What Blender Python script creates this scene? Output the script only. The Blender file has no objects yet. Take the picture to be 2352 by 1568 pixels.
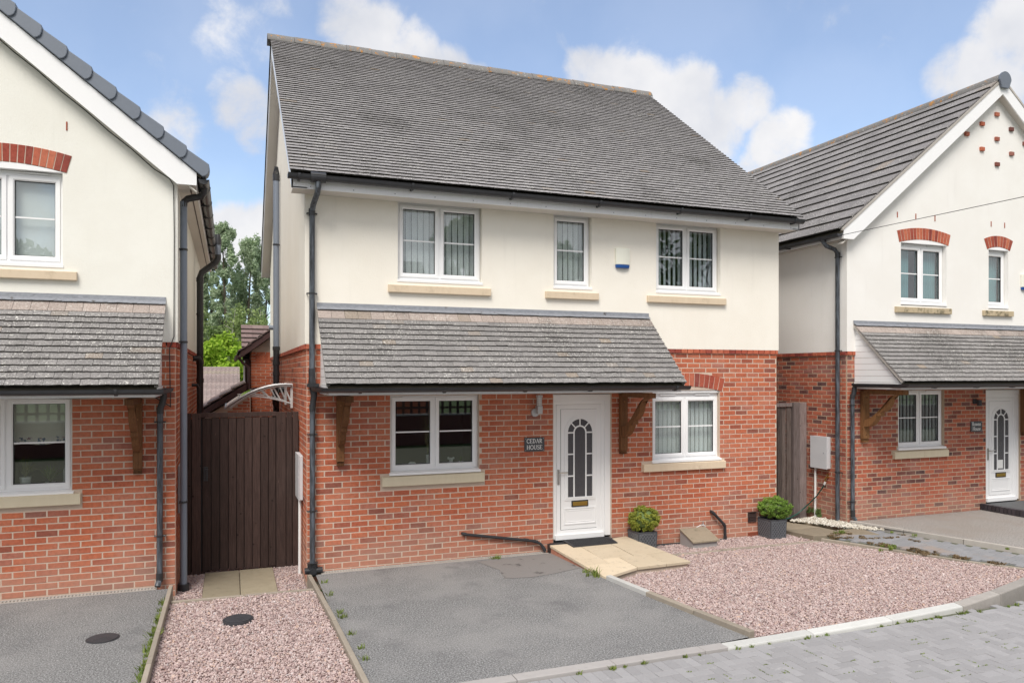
import bpy, math, random
import numpy as np
from mathutils import Matrix, Vector

random.seed(7)
rng = np.random.default_rng(7)
scn = bpy.context.scene
COL = scn.collection

# ------------------------------------------------------------------ camera
CAM = np.array([-0.925, -9.91, 2.555]); YAW = math.radians(20.7); FPX = 1717.0 / 2352.0
cd = bpy.data.cameras.new("camera"); cam = bpy.data.objects.new("camera", cd); COL.objects.link(cam)
cam.location = CAM; cam.rotation_euler = (math.radians(90), 0, -YAW)
cd.sensor_width = 36.0; cd.lens = 36.0 * FPX; cd.shift_y = 74.0 / 2352.0
cd.clip_start = 0.05; cd.clip_end = 2000
scn.camera = cam

# ------------------------------------------------------------------ light
SUN_EL, SUN_AZ = math.radians(52), math.radians(212)      # azimuth clockwise from +Y
world = bpy.data.worlds.new("World"); scn.world = world; world.use_nodes = True
sl = bpy.data.lights.new("sun", "SUN"); so = bpy.data.objects.new("sun", sl); COL.objects.link(so)
sl.energy = 1.0; sl.angle = math.radians(28); sl.color = (1.0, 0.95, 0.88)
sdir = Vector((math.sin(SUN_AZ) * math.cos(SUN_EL), math.cos(SUN_AZ) * math.cos(SUN_EL), math.sin(SUN_EL)))
so.rotation_euler = sdir.to_track_quat('Z', 'Y').to_euler()
scn.view_settings.view_transform = 'Standard'; scn.view_settings.look = 'None'
scn.view_settings.exposure = 1.82; scn.view_settings.gamma = 1.0; scn.view_settings.use_curve_mapping = False
scn.cycles.max_bounces = 8; scn.cycles.transparent_max_bounces = 12
scn.cycles.use_denoising = True
SKY_STRENGTH, CLOUD = 0.060, 0.275


def build_world():
    nt = world.node_tree; N = nt.nodes; L = nt.links; N.clear()
    out = N.new('ShaderNodeOutputWorld')
    sky = N.new('ShaderNodeTexSky'); sky.sky_type = 'NISHITA'; sky.sun_disc = False
    sky.sun_elevation = SUN_EL; sky.sun_rotation = SUN_AZ; sky.altitude = 100
    sky.air_density = 1.0; sky.dust_density = 1.0; sky.ozone_density = 2.6
    bg = N.new('ShaderNodeBackground'); bg.inputs[1].default_value = SKY_STRENGTH
    L.new(sky.outputs[0], bg.inputs[0])
    tc = N.new('ShaderNodeTexCoord')

    def M(op, a, b=None, clamp=False):
        n = N.new('ShaderNodeMath'); n.operation = op; n.use_clamp = clamp
        for i, v in enumerate((a, b)):
            if v is None: continue
            if isinstance(v, (int, float)): n.inputs[i].default_value = v
            else: L.new(v, n.inputs[i])
        return n.outputs[0]

    def noise(scale, detail, rough, dist=0.0):
        n = N.new('ShaderNodeTexNoise'); n.inputs['Scale'].default_value = scale; n.inputs['Detail'].default_value = detail
        n.inputs['Roughness'].default_value = rough; n.inputs['Distortion'].default_value = dist
        L.new(tc.outputs['Generated'], n.inputs['Vector']); return n.outputs['Fac']

    def smooth(v, a, b):
        n = N.new('ShaderNodeMapRange'); n.interpolation_type = 'SMOOTHSTEP'
        n.inputs['From Min'].default_value = a; n.inputs['From Max'].default_value = b
        L.new(v, n.inputs['Value']); return n.outputs['Result']

    def dot(az, el):
        a, e = math.radians(az), math.radians(el)
        n = N.new('ShaderNodeVectorMath'); n.operation = 'DOT_PRODUCT'
        n.inputs[1].default_value = (math.sin(a) * math.cos(e), math.cos(a) * math.cos(e), math.sin(e))
        L.new(tc.outputs['Generated'], n.inputs[0]); return n.outputs['Value']
    # cumulus banks: azimuth, elevation, angular radius, weight
    banks = [(8.3, 25.0, 2.0, .8), (10.2, 23.8, 2.3, 1), (12.8, 22.6, 2.3, 1), (15.4, 21.4, 2.2, 1), (17.3, 20.6, 1.9, .9),
             (1.0, 23.2, 2.3, .48), (-0.9, 22.6, 1.6, .38), (1.1, 18.6, 1.9, .78), (2.2, 17.6, 1.9, .72), (.1, 19.6, 1.4, .5),
             (0.2, 9.6, 2.4, 1), (2.2, 9.6, 2.4, 1), (4.0, 9.0, 3.0, .9), (-2, 9.0, 2.2, .7), (26.3, 21.8, 1.6, .75), (28.6, 20.4, 2.4, .95), (31.2, 20.0, 2.6, 1),
             (33.5, 19.6, 2.6, 1), (35.2, 18.2, 2.3, 1), (36.2, 17.0, 1.8, .9), (38.0, 18.9, 1.9, .9), (40.3, 16.3, 2.1, 1),
             (39.0, 15.2, 1.5, .6), (54.9, 21.2, 2.3, 1), (57.0, 20.0, 2.8, 1), (52.9, 19.5, 1.7, .8), (51.0, 19.2, 1.5, .65), (54.6, 18.5, 1.9, .85),
             (-4.0, 16.4, 2.0, .42), (2.8, 25.6, 1.4, .55)]
    acc = None
    for az, el, r, w in banks:
        v = smooth(dot(az, el), math.cos(math.radians(r * 1.45)), math.cos(math.radians(r * .25)))
        v = M('MULTIPLY', v, w)
        acc = v if acc is None else M('MAXIMUM', acc, v)
    view = smooth(dot(26, 14), math.cos(math.radians(62)), math.cos(math.radians(42)))
    rest = smooth(noise(1.6, 3, .5), .26, .48)
    rest = M('MULTIPLY', rest, M('SUBTRACT', 1.0, view))
    acc = M('MAXIMUM', acc, rest)
    fine = noise(13.0, 9, .62, .25)
    dens = M('ADD', acc, M('MULTIPLY', M('SUBTRACT', fine, .5), 2.0))
    mask = smooth(dens, .16, .86)
    mask = M('ADD', M('MULTIPLY', mask, .77), .20)
    cb = N.new('ShaderNodeBackground'); cb.inputs[1].default_value = CLOUD
    cr = N.new('ShaderNodeValToRGB'); cr.color_ramp.elements[0].color = (.74, .76, .82, 1); cr.color_ramp.elements[1].color = (1, .985, .985, 1)
    cr.color_ramp.elements[0].position = .38; cr.color_ramp.elements[1].position = .62
    L.new(noise(7, 5, .5), cr.inputs[0]); L.new(cr.outputs[0], cb.inputs[0])
    # thin veil that whitens the lowest sky
    mix = N.new('ShaderNodeMixShader'); L.new(mask, mix.inputs[0]); L.new(bg.outputs[0], mix.inputs[1]); L.new(cb.outputs[0], mix.inputs[2])
    L.new(mix.outputs[0], out.inputs[0])


build_world()

# ------------------------------------------------------------------ materials
MAT = {}


class Nodes:
    def __init__(s, name):
        s.m = bpy.data.materials.new(name); s.m.use_nodes = True
        s.t = s.m.node_tree; s.N = s.t.nodes; s.L = s.t.links
        s.b = s.N['Principled BSDF']; s.out = s.N['Material Output']
        g = s.N.new('ShaderNodeNewGeometry'); s.pos = g.outputs['Position']; s.isl = g.outputs['Random Per Island']; s.nrm = g.outputs['Normal']
        MAT[name] = s.m

    def lk(s, v, inp):
        if isinstance(v, (int, float)): inp.default_value = v
        elif isinstance(v, tuple): inp.default_value = (*v, 1) if len(v) == 3 and len(inp.default_value) == 4 else v
        else: s.L.new(v, inp)

    def math(s, op, a, b=0.0, clamp=False):
        n = s.N.new('ShaderNodeMath'); n.operation = op; n.use_clamp = clamp; s.lk(a, n.inputs[0]); s.lk(b, n.inputs[1]); return n.outputs[0]

    def vec(s, scale):
        n = s.N.new('ShaderNodeMapping'); n.inputs['Scale'].default_value = scale; s.L.new(s.pos, n.inputs[0]); return n.outputs[0]

    def noise(s, scale, detail=3, rough=.55, stretch=None, dist=0.0):
        n = s.N.new('ShaderNodeTexNoise'); n.inputs['Scale'].default_value = scale; n.inputs['Detail'].default_value = detail
        n.inputs['Roughness'].default_value = rough; n.inputs['Distortion'].default_value = dist
        s.L.new(s.vec(stretch) if stretch else s.pos, n.inputs['Vector']); return n.outputs['Fac']

    def voro(s, scale, feature='F1', out='Distance', rnd=1.0):
        n = s.N.new('ShaderNodeTexVoronoi'); n.feature = feature; n.inputs['Scale'].default_value = scale
        n.inputs['Randomness'].default_value = rnd; s.L.new(s.pos, n.inputs['Vector']); return n.outputs[out]

    def ramp(s, v, stops, const=False):
        n = s.N.new('ShaderNodeValToRGB'); cr = n.color_ramp
        if const: cr.interpolation = 'CONSTANT'
        while len(cr.elements) < len(stops): cr.elements.new(.5)
        for e, (p, c) in zip(cr.elements, stops):
            e.position = p; e.color = (*c, 1) if isinstance(c, tuple) else (c, c, c, 1)
        s.L.new(v, n.inputs[0]); return n.outputs[0]

    def mix(s, f, a, b, mode='MIX'):
        n = s.N.new('ShaderNodeMix'); n.data_type = 'RGBA'; n.blend_type = mode
        s.lk(f, n.inputs['Factor']); s.lk(a, n.inputs[6]); s.lk(b, n.inputs[7]); return n.outputs[2]

    def step(s, v, a, b):
        n = s.N.new('ShaderNodeMapRange'); n.interpolation_type = 'SMOOTHSTEP'; s.lk(v, n.inputs['Value'])
        n.inputs['From Min'].default_value = a; n.inputs['From Max'].default_value = b; return n.outputs['Result']

    def rand(s):
        o = s.N.new('ShaderNodeObjectInfo')
        return s.math('FRACT', s.math('ADD', o.outputs['Random'], s.isl))

    def z(s):
        n = s.N.new('ShaderNodeSeparateXYZ'); s.L.new(s.pos, n.inputs[0]); return n.outputs['Z']

    def bump(s, h, strength=.3, dist=.01):
        n = s.N.new('ShaderNodeBump'); n.inputs['Strength'].default_value = strength; n.inputs['Distance'].default_value = dist
        s.L.new(h, n.inputs['Height']); s.L.new(n.outputs[0], s.b.inputs['Normal'])

    def done(s, col, rough=.7, spec=None, metal=None):
        s.lk(col, s.b.inputs['Base Color']); s.lk(rough, s.b.inputs['Roughness'])
        if spec is not None: s.b.inputs['Specular IOR Level'].default_value = spec
        if metal is not None: s.b.inputs['Metallic'].default_value = metal
        return s.m


def simple(name, a, b=None, scale=6.0, rough=.6, bump=0.0, bscale=60, spec=None, metal=None, vary=0.0, stretch=None):
    k = Nodes(name); b = b or tuple(x * .82 for x in a)
    c = k.mix(k.noise(scale, 5, .6, stretch), b, a)
    if vary:
        v = k.ramp(k.rand(), [(0, 1 - vary), (1, 1 + vary * .6)]); c = k.mix(1.0, c, v, 'MULTIPLY')
    if bump: k.bump(k.noise(bscale, 4, .6, stretch), bump, .004)
    return k.done(c, rough, spec, metal)


def brick_mat(name, stops, fade=.30):
    k = Nodes(name); c = k.ramp(k.rand(), stops)
    c = k.mix(1.0, c, k.ramp(k.noise(24, 5, .65), [(.25, .72), (.5, 1.0), (.8, 1.22)]), 'MULTIPLY')
    c = k.mix(k.step(k.noise(9, 4, .7), .60, .78), c, k.mix(.4, c, (.15, .07, .06)))          # fired dark smudges
    scum = k.math('MULTIPLY', k.step(k.noise(1.3, 6, .7), .44, .70), fade)
    c = k.mix(scum, c, (.50, .30, .235))                                                         # salt bloom
    low = k.math('MULTIPLY', k.step(k.math('ADD', k.z(), k.math('MULTIPLY', k.noise(2.0, 5, .7), -1.0)), .12, -.50), .5)
    c = k.mix(low, c, (.42, .26, .20))                                                           # splash dust near the ground
    k.bump(k.math('ADD', k.noise(150, 5, .7), k.math('MULTIPLY', k.noise(30, 3, .6, (1, 1, 3)), .9)), .55, .005)
    return k.done(c, .88, .25)


brick_mat('brick', [(0, (.24, .085, .06)), (.04, (.32, .095, .06)), (.10, (.43, .118, .064)), (.40, (.48, .138, .070)), (.66, (.51, .152, .076)),
                    (.90, (.49, .17, .10)), (.96, (.40, .15, .105)), (1, (.28, .12, .090))])
brick_mat('brick_r', [(0, (.10, .055, .055)), (.09, (.17, .07, .058)), (.2, (.33, .095, .062)), (.45, (.42, .118, .068)), (.75, (.46, .138, .078)),
                      (.9, (.36, .13, .10)), (1, (.20, .095, .085))])
brick_mat('arch_brick', [(0, (.24, .05, .04)), (.4, (.36, .08, .05)), (.75, (.47, .125, .07)), (1, (.52, .16, .09))], .15)
brick_mat('bg_brick', [(0, (.40, .10, .05)), (.5, (.50, .14, .07)), (1, (.56, .17, .085))], .1)
simple('mortar', (.63, .505, .41), (.53, .41, .32), 14, .95, .4, 220)
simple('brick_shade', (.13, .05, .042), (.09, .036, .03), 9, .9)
simple('mortar_r', (.55, .42, .30), (.42, .32, .24), 14, .95, .4, 220)


def render_mat(name, a, b):
    k = Nodes(name)
    c = k.mix(k.step(k.noise(.9, 5, .62), .36, .68), b, a)
    st = k.math('MULTIPLY', k.step(k.noise(2.4, 5, .65, (3.2, 3.2, .25)), .56, .80), .24)
    c = k.mix(st, c, tuple(x * .80 for x in b)); c = k.mix(k.math('MULTIPLY', k.step(k.noise(17, 5, .75), .62, .8), .12), c, tuple(x * .6 for x in b))
    k.bump(k.math('ADD', k.noise(130, 4, .65), k.math('MULTIPLY', k.noise(42, 4, .6), .9)), .40, .006)
    return k.done(c, .93, .15)


render_mat('render_cream', (.89, .85, .765), (.855, .81, .72))
render_mat('render_ivory', (.86, .85, .785), (.82, .805, .735))
render_mat('render_white', (.87, .855, .82), (.835, .815, .775))


def tile_mat(name, base, lich=.5, brown=.3, thr=.0, dark=(.05, .047, .045)):
    k = Nodes(name); c = k.mix(k.rand(), tuple(x * .88 for x in base), tuple(x * 1.10 for x in base))
    c = k.mix(k.step(k.rand(), 1 - brown * .55, 1.0), c, (.30, .25, .205))
    c = k.mix(k.step(k.noise(60, 5, .7), .42, .72), c, k.mix(.5, c, dark))
    c = k.mix(k.math('MULTIPLY', k.step(k.noise(1.1, 5, .65), .5, .7), .4), c, dark)
    blot = k.math('MULTIPLY', k.step(k.noise(2.2, 5, .7), .30, .66), lich)
    sp = k.math('MAXIMUM', k.step(k.noise(46, 3, .8), .585 + thr * .5, .625 + thr * .5), k.step(k.noise(20, 4, .85), .625 + thr * .5, .66 + thr * .5))
    c = k.mix(k.math('MULTIPLY', sp, blot), c, (.74, .73, .68))
    moss = k.math('MULTIPLY', k.step(k.noise(16, 5, .7), .66, .74), .7)
    c = k.mix(moss, c, (.055, .05, .032))
    k.bump(k.noise(170, 4, .7), .5, .004)
    return k.done(c, .92, .2)


tile_mat('roof_tile', (.31, .298, .302), 1.0, .02, -.01)
tile_mat('porch_tile', (.245, .234, .23), 1.0, .08, .0)
tile_mat('top_tile', (.40, .335, .30), .55, .3, -.03)
tile_mat('roof_tile_big', (.24, .227, .227), 1.0, .04, .0)
k = Nodes('ridge_tile')
c = k.mix(k.noise(20, 5, .7), (.13, .125, .12), (.24, .23, .22))
c = k.mix(k.step(k.noise(7, 5, .7), .54, .64), c, (.42, .19, .035))
c = k.mix(k.step(k.noise(26, 4, .6), .62, .70), c, (.55, .54, .50)); k.bump(k.noise(120), .4, .004); k.done(c, .92)
k = Nodes('tile_edge'); c = k.mix(k.step(k.noise(45, 4, .7), .45, .65), (.035, .031, .026), (.095, .087, .072)); c = k.mix(k.step(k.noise(30, 4, .7), .66, .72), c, (.30, .29, .25)); k.done(c, .95)
simple('moss_bed', (.035, .03, .02), (.06, .05, .03), 20, .95)
simple('upvc', (.89, .89, .89), (.865, .865, .87), 3, .32, 0, spec=.5)
k = Nodes('upvc_dirty')
c = k.mix(k.math('MULTIPLY', k.step(k.noise(5, 5, .7, (9, 9, .8)), .5, .8), .4), (.88, .88, .885), (.62, .61, .61)); k.done(c, .4)
simple('soffit', (.70, .67, .62), (.62, .58, .52), 3, .5)
k = Nodes('lead')
c = k.mix(k.noise(22, 6, .75, (1, 1, 2.5)), (.10, .105, .12), (.36, .38, .42)); c = k.mix(k.step(k.noise(9, 5, .7), .6, .7), c, (.07, .06, .055)); k.bump(k.noise(40, 4, .6), .5, .01); k.done(c, .6)
k = Nodes('pipe')
c = k.mix(k.step(k.noise(5, 6, .7, (6, 6, .7)), .34, .68), (.030, .032, .036), (.125, .145, .172)); k.done(c, .42, .5)
simple('pipe_grey', (.205, .235, .285), (.175, .205, .255), 4, .42)
simple('pipe_black', (.022, .022, .025), (.04, .042, .046), 9, .35)
simple('gutter', (.024, .024, .027), (.055, .058, .064), 5, .38)
simple('verge_cap', (.155, .18, .22), (.125, .145, .18), 9, .45, .15, 200)
k = Nodes('stone_sill')
c = k.mix(k.noise(4, 5, .6, (4, 4, 1)), (.62, .495, .35), (.72, .60, .45)); c = k.mix(k.math('MULTIPLY', k.step(k.noise(5, 5, .75), .55, .75), .35), c, (.30, .23, .15)); k.bump(k.noise(150), .3, .003); k.done(c, .9)
k = Nodes('stone_sill_pale')
c = k.mix(k.noise(4, 4, .6, (4, 4, 1)), (.58, .50, .36), (.66, .585, .44)); k.bump(k.noise(150), .3, .003); k.done(c, .9)
k = Nodes('stone_sill_mossy')
c = k.mix(k.noise(5, 4, .6), (.44, .35, .22), (.55, .46, .32)); c = k.mix(k.step(k.noise(9, 5, .75), .46, .66), c, (.14, .12, .075)); k.bump(k.noise(150), .3, .003); k.done(c, .9)


def wood_mat(name, a, b, knot, stretch=(22, 22, 1.2)):
    k = Nodes(name); g = k.noise(3.2, 6, .7, stretch)
    c = k.mix(k.step(g, .3, .7), a, b)
    v = k.ramp(k.rand(), [(0, .66), (1, 1.36)]); c = k.mix(1.0, c, v, 'MULTIPLY')
    c = k.mix(k.math('MULTIPLY', k.step(k.voro(5.5), .10, .05), .8), c, knot)
    c = k.mix(k.step(k.noise(70, 4, .7, (1, 1, .12)), .68, .76), c, tuple(min(1, x * 2.6) for x in b))
    k.bump(g, .5, .004); return k.done(c, .82, .3)


wood_mat('gate_wood', (.040, .025, .021), (.078, .049, .042), (.012, .008, .007))
wood_mat('weathered_wood', (.075, .055, .048), (.17, .135, .12), (.03, .022, .02))
wood_mat('post_wood', (.13, .10, .092), (.25, .205, .195), (.06, .045, .04))
wood_mat('oak', (.105, .045, .018), (.175, .078, .032), (.06, .028, .012))
wood_mat('oak_light', (.15, .07, .028), (.27, .135, .055), (.09, .04, .015))
wood_mat('bark', (.07, .055, .042), (.16, .13, .10), (.04, .03, .025))
simple('birch_bark', (.55, .53, .48), (.28, .26, .23), 7, .8)
k = Nodes('asphalt')
c = k.ramp(k.voro(120, 'F1', 'Color'), [(.0, .12), (.5, .22), (.85, .30), (1, .46)])
c = k.mix(.75, c, k.ramp(k.noise(62, 4, .85), [(.38, .05), (.50, .195), (.60, .48)]))
c = k.mix(k.math('MULTIPLY', k.step(k.noise(.85, 6, .62), .42, .66), .5), c, (.33, .322, .316))
c = k.mix(k.math('MULTIPLY', k.step(k.noise(1.5, 5, .7), .52, .72), .55), c, (.14, .138, .145))
k.bump(k.math('ADD', k.voro(95), k.noise(190, 3, .6)), .75, .008); k.done(c, .93, .25)
k = Nodes('asphalt_patch')
c = k.mix(k.noise(90, 4, .7), (.15, .142, .138), (.28, .265, .255)); c = k.mix(k.math('MULTIPLY', k.step(k.noise(4.2, 5, .7), .57, .68), .8), c, (.055, .05, .048)); k.bump(k.noise(180, 3, .6), .5, .005); k.done(c, .9)
k = Nodes('asphalt_tan')
c = k.ramp(k.noise(58, 4, .85), [(.38, (.10, .093, .087)), (.50, (.29, .272, .255)), (.60, (.52, .49, .46))]); c = k.mix(k.math('MULTIPLY', k.step(k.noise(1.2, 5, .6), .4, .65), .4), c, (.26, .215, .175)); k.bump(k.voro(95), .6, .007); k.done(c, .93)


def concrete(name, a, b, green=.2):
    k = Nodes(name); c = k.mix(k.noise(7, 6, .7), b, a)
    c = k.mix(k.math('MULTIPLY', k.step(k.noise(10, 5, .75), .56, .72), green), c, (.13, .125, .075))
    v = k.ramp(k.rand(), [(0, .86), (1, 1.1)]); c = k.mix(1.0, c, v, 'MULTIPLY')
    k.bump(k.noise(140, 4, .7), .4, .004); return k.done(c, .92, .25)


concrete('kerb_white', (.60, .60, .58), (.49, .49, .47), .08)
concrete('kerb_grey', (.42, .395, .37), (.25, .23, .21), .35)
concrete('strip_grey', (.42, .40, .39), (.34, .32, .31), .15)
concrete('edging', (.40, .35, .29), (.27, .235, .19), .5)
concrete('slab_concrete', (.36, .30, .22), (.24, .20, .15), .45)
concrete('slab_gate', (.38, .33, .24), (.25, .215, .15), .45)
concrete('drain_rim', (.52, .49, .45), (.38, .35, .32), .1)
k = Nodes('ramp_slab')
c = k.mix(k.noise(3, 6, .65), (.55, .45, .315), (.66, .565, .43)); v = k.ramp(k.rand(), [(0, .80), (1, 1.1)]); c = k.mix(1.0, c, v, 'MULTIPLY')
c = k.mix(k.math('MULTIPLY', k.step(k.noise(11, 6, .75), .54, .72), .45), c, (.17, .145, .095)); k.bump(k.noise(30, 5, .6), .35, .008); k.done(c, .88)
k = Nodes('block')
c = k.mix(k.noise(60, 4, .7), (.275, .27, .277), (.35, .342, .348)); v = k.ramp(k.rand(), [(0, .90), (1, 1.08)]); c = k.mix(1.0, c, v, 'MULTIPLY')
c = k.mix(k.math('MULTIPLY', k.step(k.noise(6, 5, .75), .60, .70), .55), c, (.46, .45, .45)); k.bump(k.noise(160, 3, .6), .35, .004); k.done(c, .9)
k = Nodes('block_blue')
c = k.mix(k.noise(50, 4, .7), (.22, .222, .232), (.30, .302, .315)); v = k.ramp(k.rand(), [(0, .9), (1, 1.07)]); c = k.mix(1.0, c, v, 'MULTIPLY')
c = k.mix(k.math('MULTIPLY', k.step(k.noise(1.3, 5, .7), .52, .68), .55), c, (.34, .25, .19)); k.bump(k.noise(160, 3, .6), .35, .004); k.done(c, .88)
simple('joint_sand', (.13, .125, .105), (.10, .115, .06), 30, .95)
simple('blue_brick', (.035, .032, .04), (.055, .045, .05), 12, .55, vary=.4)
simple('slate_step', (.11, .115, .12), (.08, .085, .09), 7, .7, .2)


def gravel_mat(name, stops):
    k = Nodes(name); c = k.ramp(k.rand(), stops); c = k.mix(1.0, c, k.ramp(k.noise(60, 3, .6), [(.3, .82), (.7, 1.1)]), 'MULTIPLY'); return k.done(c, .85, .3)


gravel_mat('gravel_pink', [(0, (.28, .19, .185)), (.15, (.41, .30, .285)), (.4, (.50, .385, .365)), (.65, (.545, .435, .41)), (.82, (.575, .475, .45)), (.89, (.58, .41, .32)),
                           (.94, (.42, .37, .375)), (1, (.66, .59, .565))])
gravel_mat('gravel_cream', [(0, (.42, .38, .31)), (.4, (.62, .58, .50)), (.8, (.72, .69, .62)), (1, (.50, .44, .36))])
simple('gravel_bed', (.36, .25, .23), (.44, .32, .295), 90, .95, .5, 120)


def leaf_mat(name, a, b, trans=.25):
    k = Nodes(name); c = k.mix(k.rand(), a, b); c = k.mix(1.0, c, k.ramp(k.noise(.7, 4, .6), [(.3, .68), (.7, 1.2)]), 'MULTIPLY')
    k.done(c, .62, .3)
    tr = k.N.new('ShaderNodeBsdfTranslucent'); k.L.new(c, tr.inputs[0]); mx = k.N.new('ShaderNodeMixShader'); mx.inputs[0].default_value = trans
    k.L.new(k.b.outputs[0], mx.inputs[1]); k.L.new(tr.outputs[0], mx.inputs[2]); k.L.new(mx.outputs[0], k.out.inputs[0]); return k.m


leaf_mat('leaf_box', (.20, .235, .03), (.42, .45, .09), .3)
leaf_mat('leaf_box_green', (.17, .33, .05), (.38, .56, .11), .3)
leaf_mat('leaf_poplar', (.32, .42, .26), (.50, .58, .40), .5)
leaf_mat('leaf_birch', (.22, .31, .10), (.38, .46, .20), .4)
leaf_mat('leaf_maple', (.24, .42, .03), (.46, .62, .08), .45)
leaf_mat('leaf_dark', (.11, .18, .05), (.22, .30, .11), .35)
leaf_mat('leaf_weed', (.12, .19, .03), (.27, .32, .08))
leaf_mat('leaf_brown', (.12, .08, .04), (.24, .17, .09), .1)
leaf_mat('leaf_straw', (.16, .19, .075), (.26, .26, .13), .2)
simple('grass', (.07, .12, .03), (.045, .085, .02), 3, .95, .4, 40)
simple('planter', (.045, .047, .052), (.075, .08, .09), 18, .55, .2, 90)
simple('planter_rib', (.17, .178, .195), (.12, .127, .14), 30, .5)
simple('soil', (.03, .02, .014), (.05, .035, .025), 40, .95, .5, 60)
simple('rubber', (.022, .022, .025), (.05, .05, .055), 40, .8, .6, 150)
simple('iron_cover', (.028, .028, .032), (.06, .06, .066), 25, .6, .4, 130)
simple('brass', (.62, .42, .11), (.48, .32, .08), 20, .28, metal=1.0)
simple('steel', (.52, .50, .47), (.42, .40, .38), 20, .3, metal=1.0)
simple('alu', (.58, .58, .58), (.47, .47, .48), 20, .45, metal=.6)
simple('slate_sign', (.052, .056, .062), (.068, .072, .08), 30, .5)
simple('white_paint', (.82, .82, .80), (.78, .78, .77), 6, .5)
simple('grey_paint', (.42, .43, .45), (.36, .37, .39), 6, .5)
simple('alarm_white', (.80, .80, .70), (.78, .78, .68), 4, .35)
simple('blue_lens', (.025, .11, .37), (.02, .08, .29), 6, .3)
simple('meter_white', (.66, .67, .69), (.57, .58, .60), 4, .5)
simple('blind', (.87, .89, .89), (.84, .86, .86), 2, .8)
simple('blind_dark', (.68, .73, .76), (.63, .68, .71), 2, .8)
simple('curtain_teal', (.25, .47, .50), (.20, .39, .42), 2, .85, .3, 20, stretch=(14, 14, .4))
simple('roman_blind', (.86, .85, .74), (.80, .79, .68), 3, .85)
k = Nodes('floral'); c = k.mix(k.step(k.noise(28, 3, .6), .54, .60), (.84, .82, .74), (.22, .28, .36)); c = k.mix(k.step(k.noise(22, 3, .6), .62, .66), c, (.33, .17, .20)); k.done(c, .85)
simple('room_wall', (.20, .20, .205), (.17, .17, .175), 2, .9)
simple('hose', (.012, .075, .055), (.015, .09, .07), 6, .4)
simple('terracotta', (.38, .10, .05), (.30, .08, .045), 20, .85)
simple('vent_brown', (.045, .028, .026), (.065, .04, .036), 10, .5)
simple('ornament', (.70, .72, .70), (.60, .62, .61), 20, .5)
simple('carpet_dark', (.02, .018, .018), (.03, .028, .028), 9, .9)  # near black of the light-blocking sheet behind the gate planks
simple('fascia_brown', (.075, .032, .030), (.055, .024, .022), 5, .6)
tile_mat('bg_tile', (.225, .155, .145), .4, .2)
tile_mat('bg_tile_grey', (.30, .235, .225), .6, .2)
simple('bg_dark_panel', (.06, .018, .018), (.05, .015, .015), 3, .5)
simple('cable', (.015, .015, .015), None, 5, .6)


def glass_mat(name, ior, tint, rough=0.0, mult=1.0):
    k = Nodes(name); k.N.remove(k.b)
    g = k.N.new('ShaderNodeNewGeometry'); dt = k.N.new('ShaderNodeVectorMath'); dt.operation = 'DOT_PRODUCT'
    k.L.new(g.outputs['Incoming'], dt.inputs[0]); k.L.new(g.outputs['Normal'], dt.inputs[1])
    f0 = ((ior - 1) / (ior + 1)) ** 2; c1 = k.math('SUBTRACT', 1.0, k.math('ABSOLUTE', dt.outputs['Value']), True)
    fres = k.math('ADD', f0, k.math('MULTIPLY', k.math('POWER', c1, 5.0), 1 - f0))
    tr = k.N.new('ShaderNodeBsdfTransparent'); tr.inputs[0].default_value = (*tint, 1)
    gl = k.N.new('ShaderNodeBsdfGlossy'); gl.inputs['Roughness'].default_value = rough
    mx = k.N.new('ShaderNodeMixShader'); k.L.new(k.math('MULTIPLY', fres, mult, True), mx.inputs[0])
    k.L.new(tr.outputs[0], mx.inputs[1]); k.L.new(gl.outputs[0], mx.inputs[2]); k.L.new(mx.outputs[0], k.out.inputs[0]); return k.m


glass_mat('glass', 1.52, (.93, .955, .95), 0.0, 3.0)
glass_mat('clear_sheet', 1.5, (.88, .90, .91), 0.05, 1.5)
k = Nodes('door_glass'); c = k.mix(k.noise(130, 4, .7), (.03, .03, .036), (.095, .09, .10)); k.bump(k.voro(110), .8, .006); k.done(c, .16, .6)


# ------------------------------------------------------------------ mesh helpers
def root_of(o):
    while o is not None and o.parent is not None: o = o.parent
    return o


def base_loc(p):
    return np.array(root_of(p).location) if p is not None else np.zeros(3)


def tag(o, label=None, cat=None, group=None, kind=None):
    if label: o['label'] = label
    if cat: o['category'] = cat
    if group: o['group'] = group
    if kind: o['kind'] = kind
    return o


def thing(name, label, cat, loc=(0, 0, 0), group=None):
    o = bpy.data.objects.new(name, None); COL.objects.link(o); o.location = loc; o.empty_display_size = .2
    return tag(o, label, cat, group)


def link(name, me, parent=None, kind=None, label=None):
    o = bpy.data.objects.new(name, me); COL.objects.link(o)
    if parent is not None: o.parent = parent
    return tag(o, label, kind=kind)


def np_mesh(name, V, Q, mat, smooth=False, mat2=None, midx=None):
    """V (n,3), Q (m,k) equal-size polygons"""
    V = np.asarray(V, dtype=np.float32); Q = np.asarray(Q, dtype=np.int32); m, kk = Q.shape
    me = bpy.data.meshes.new(name); me.vertices.add(len(V)); me.vertices.foreach_set('co', V.ravel())
    me.loops.add(m * kk); me.loops.foreach_set('vertex_index', Q.ravel())
    me.polygons.add(m); me.polygons.foreach_set('loop_start', np.arange(0, m * kk, kk, dtype=np.int32))
    me.update(calc_edges=True); me.validate()
    if mat: me.materials.append(MAT[mat])
    if mat2: me.materials.append(MAT[mat2]); me.polygons.foreach_set('material_index', np.asarray(midx, dtype=np.int32))
    me.polygons.foreach_set('use_smooth', np.full(len(me.polygons), smooth, dtype=bool))
    return me


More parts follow.
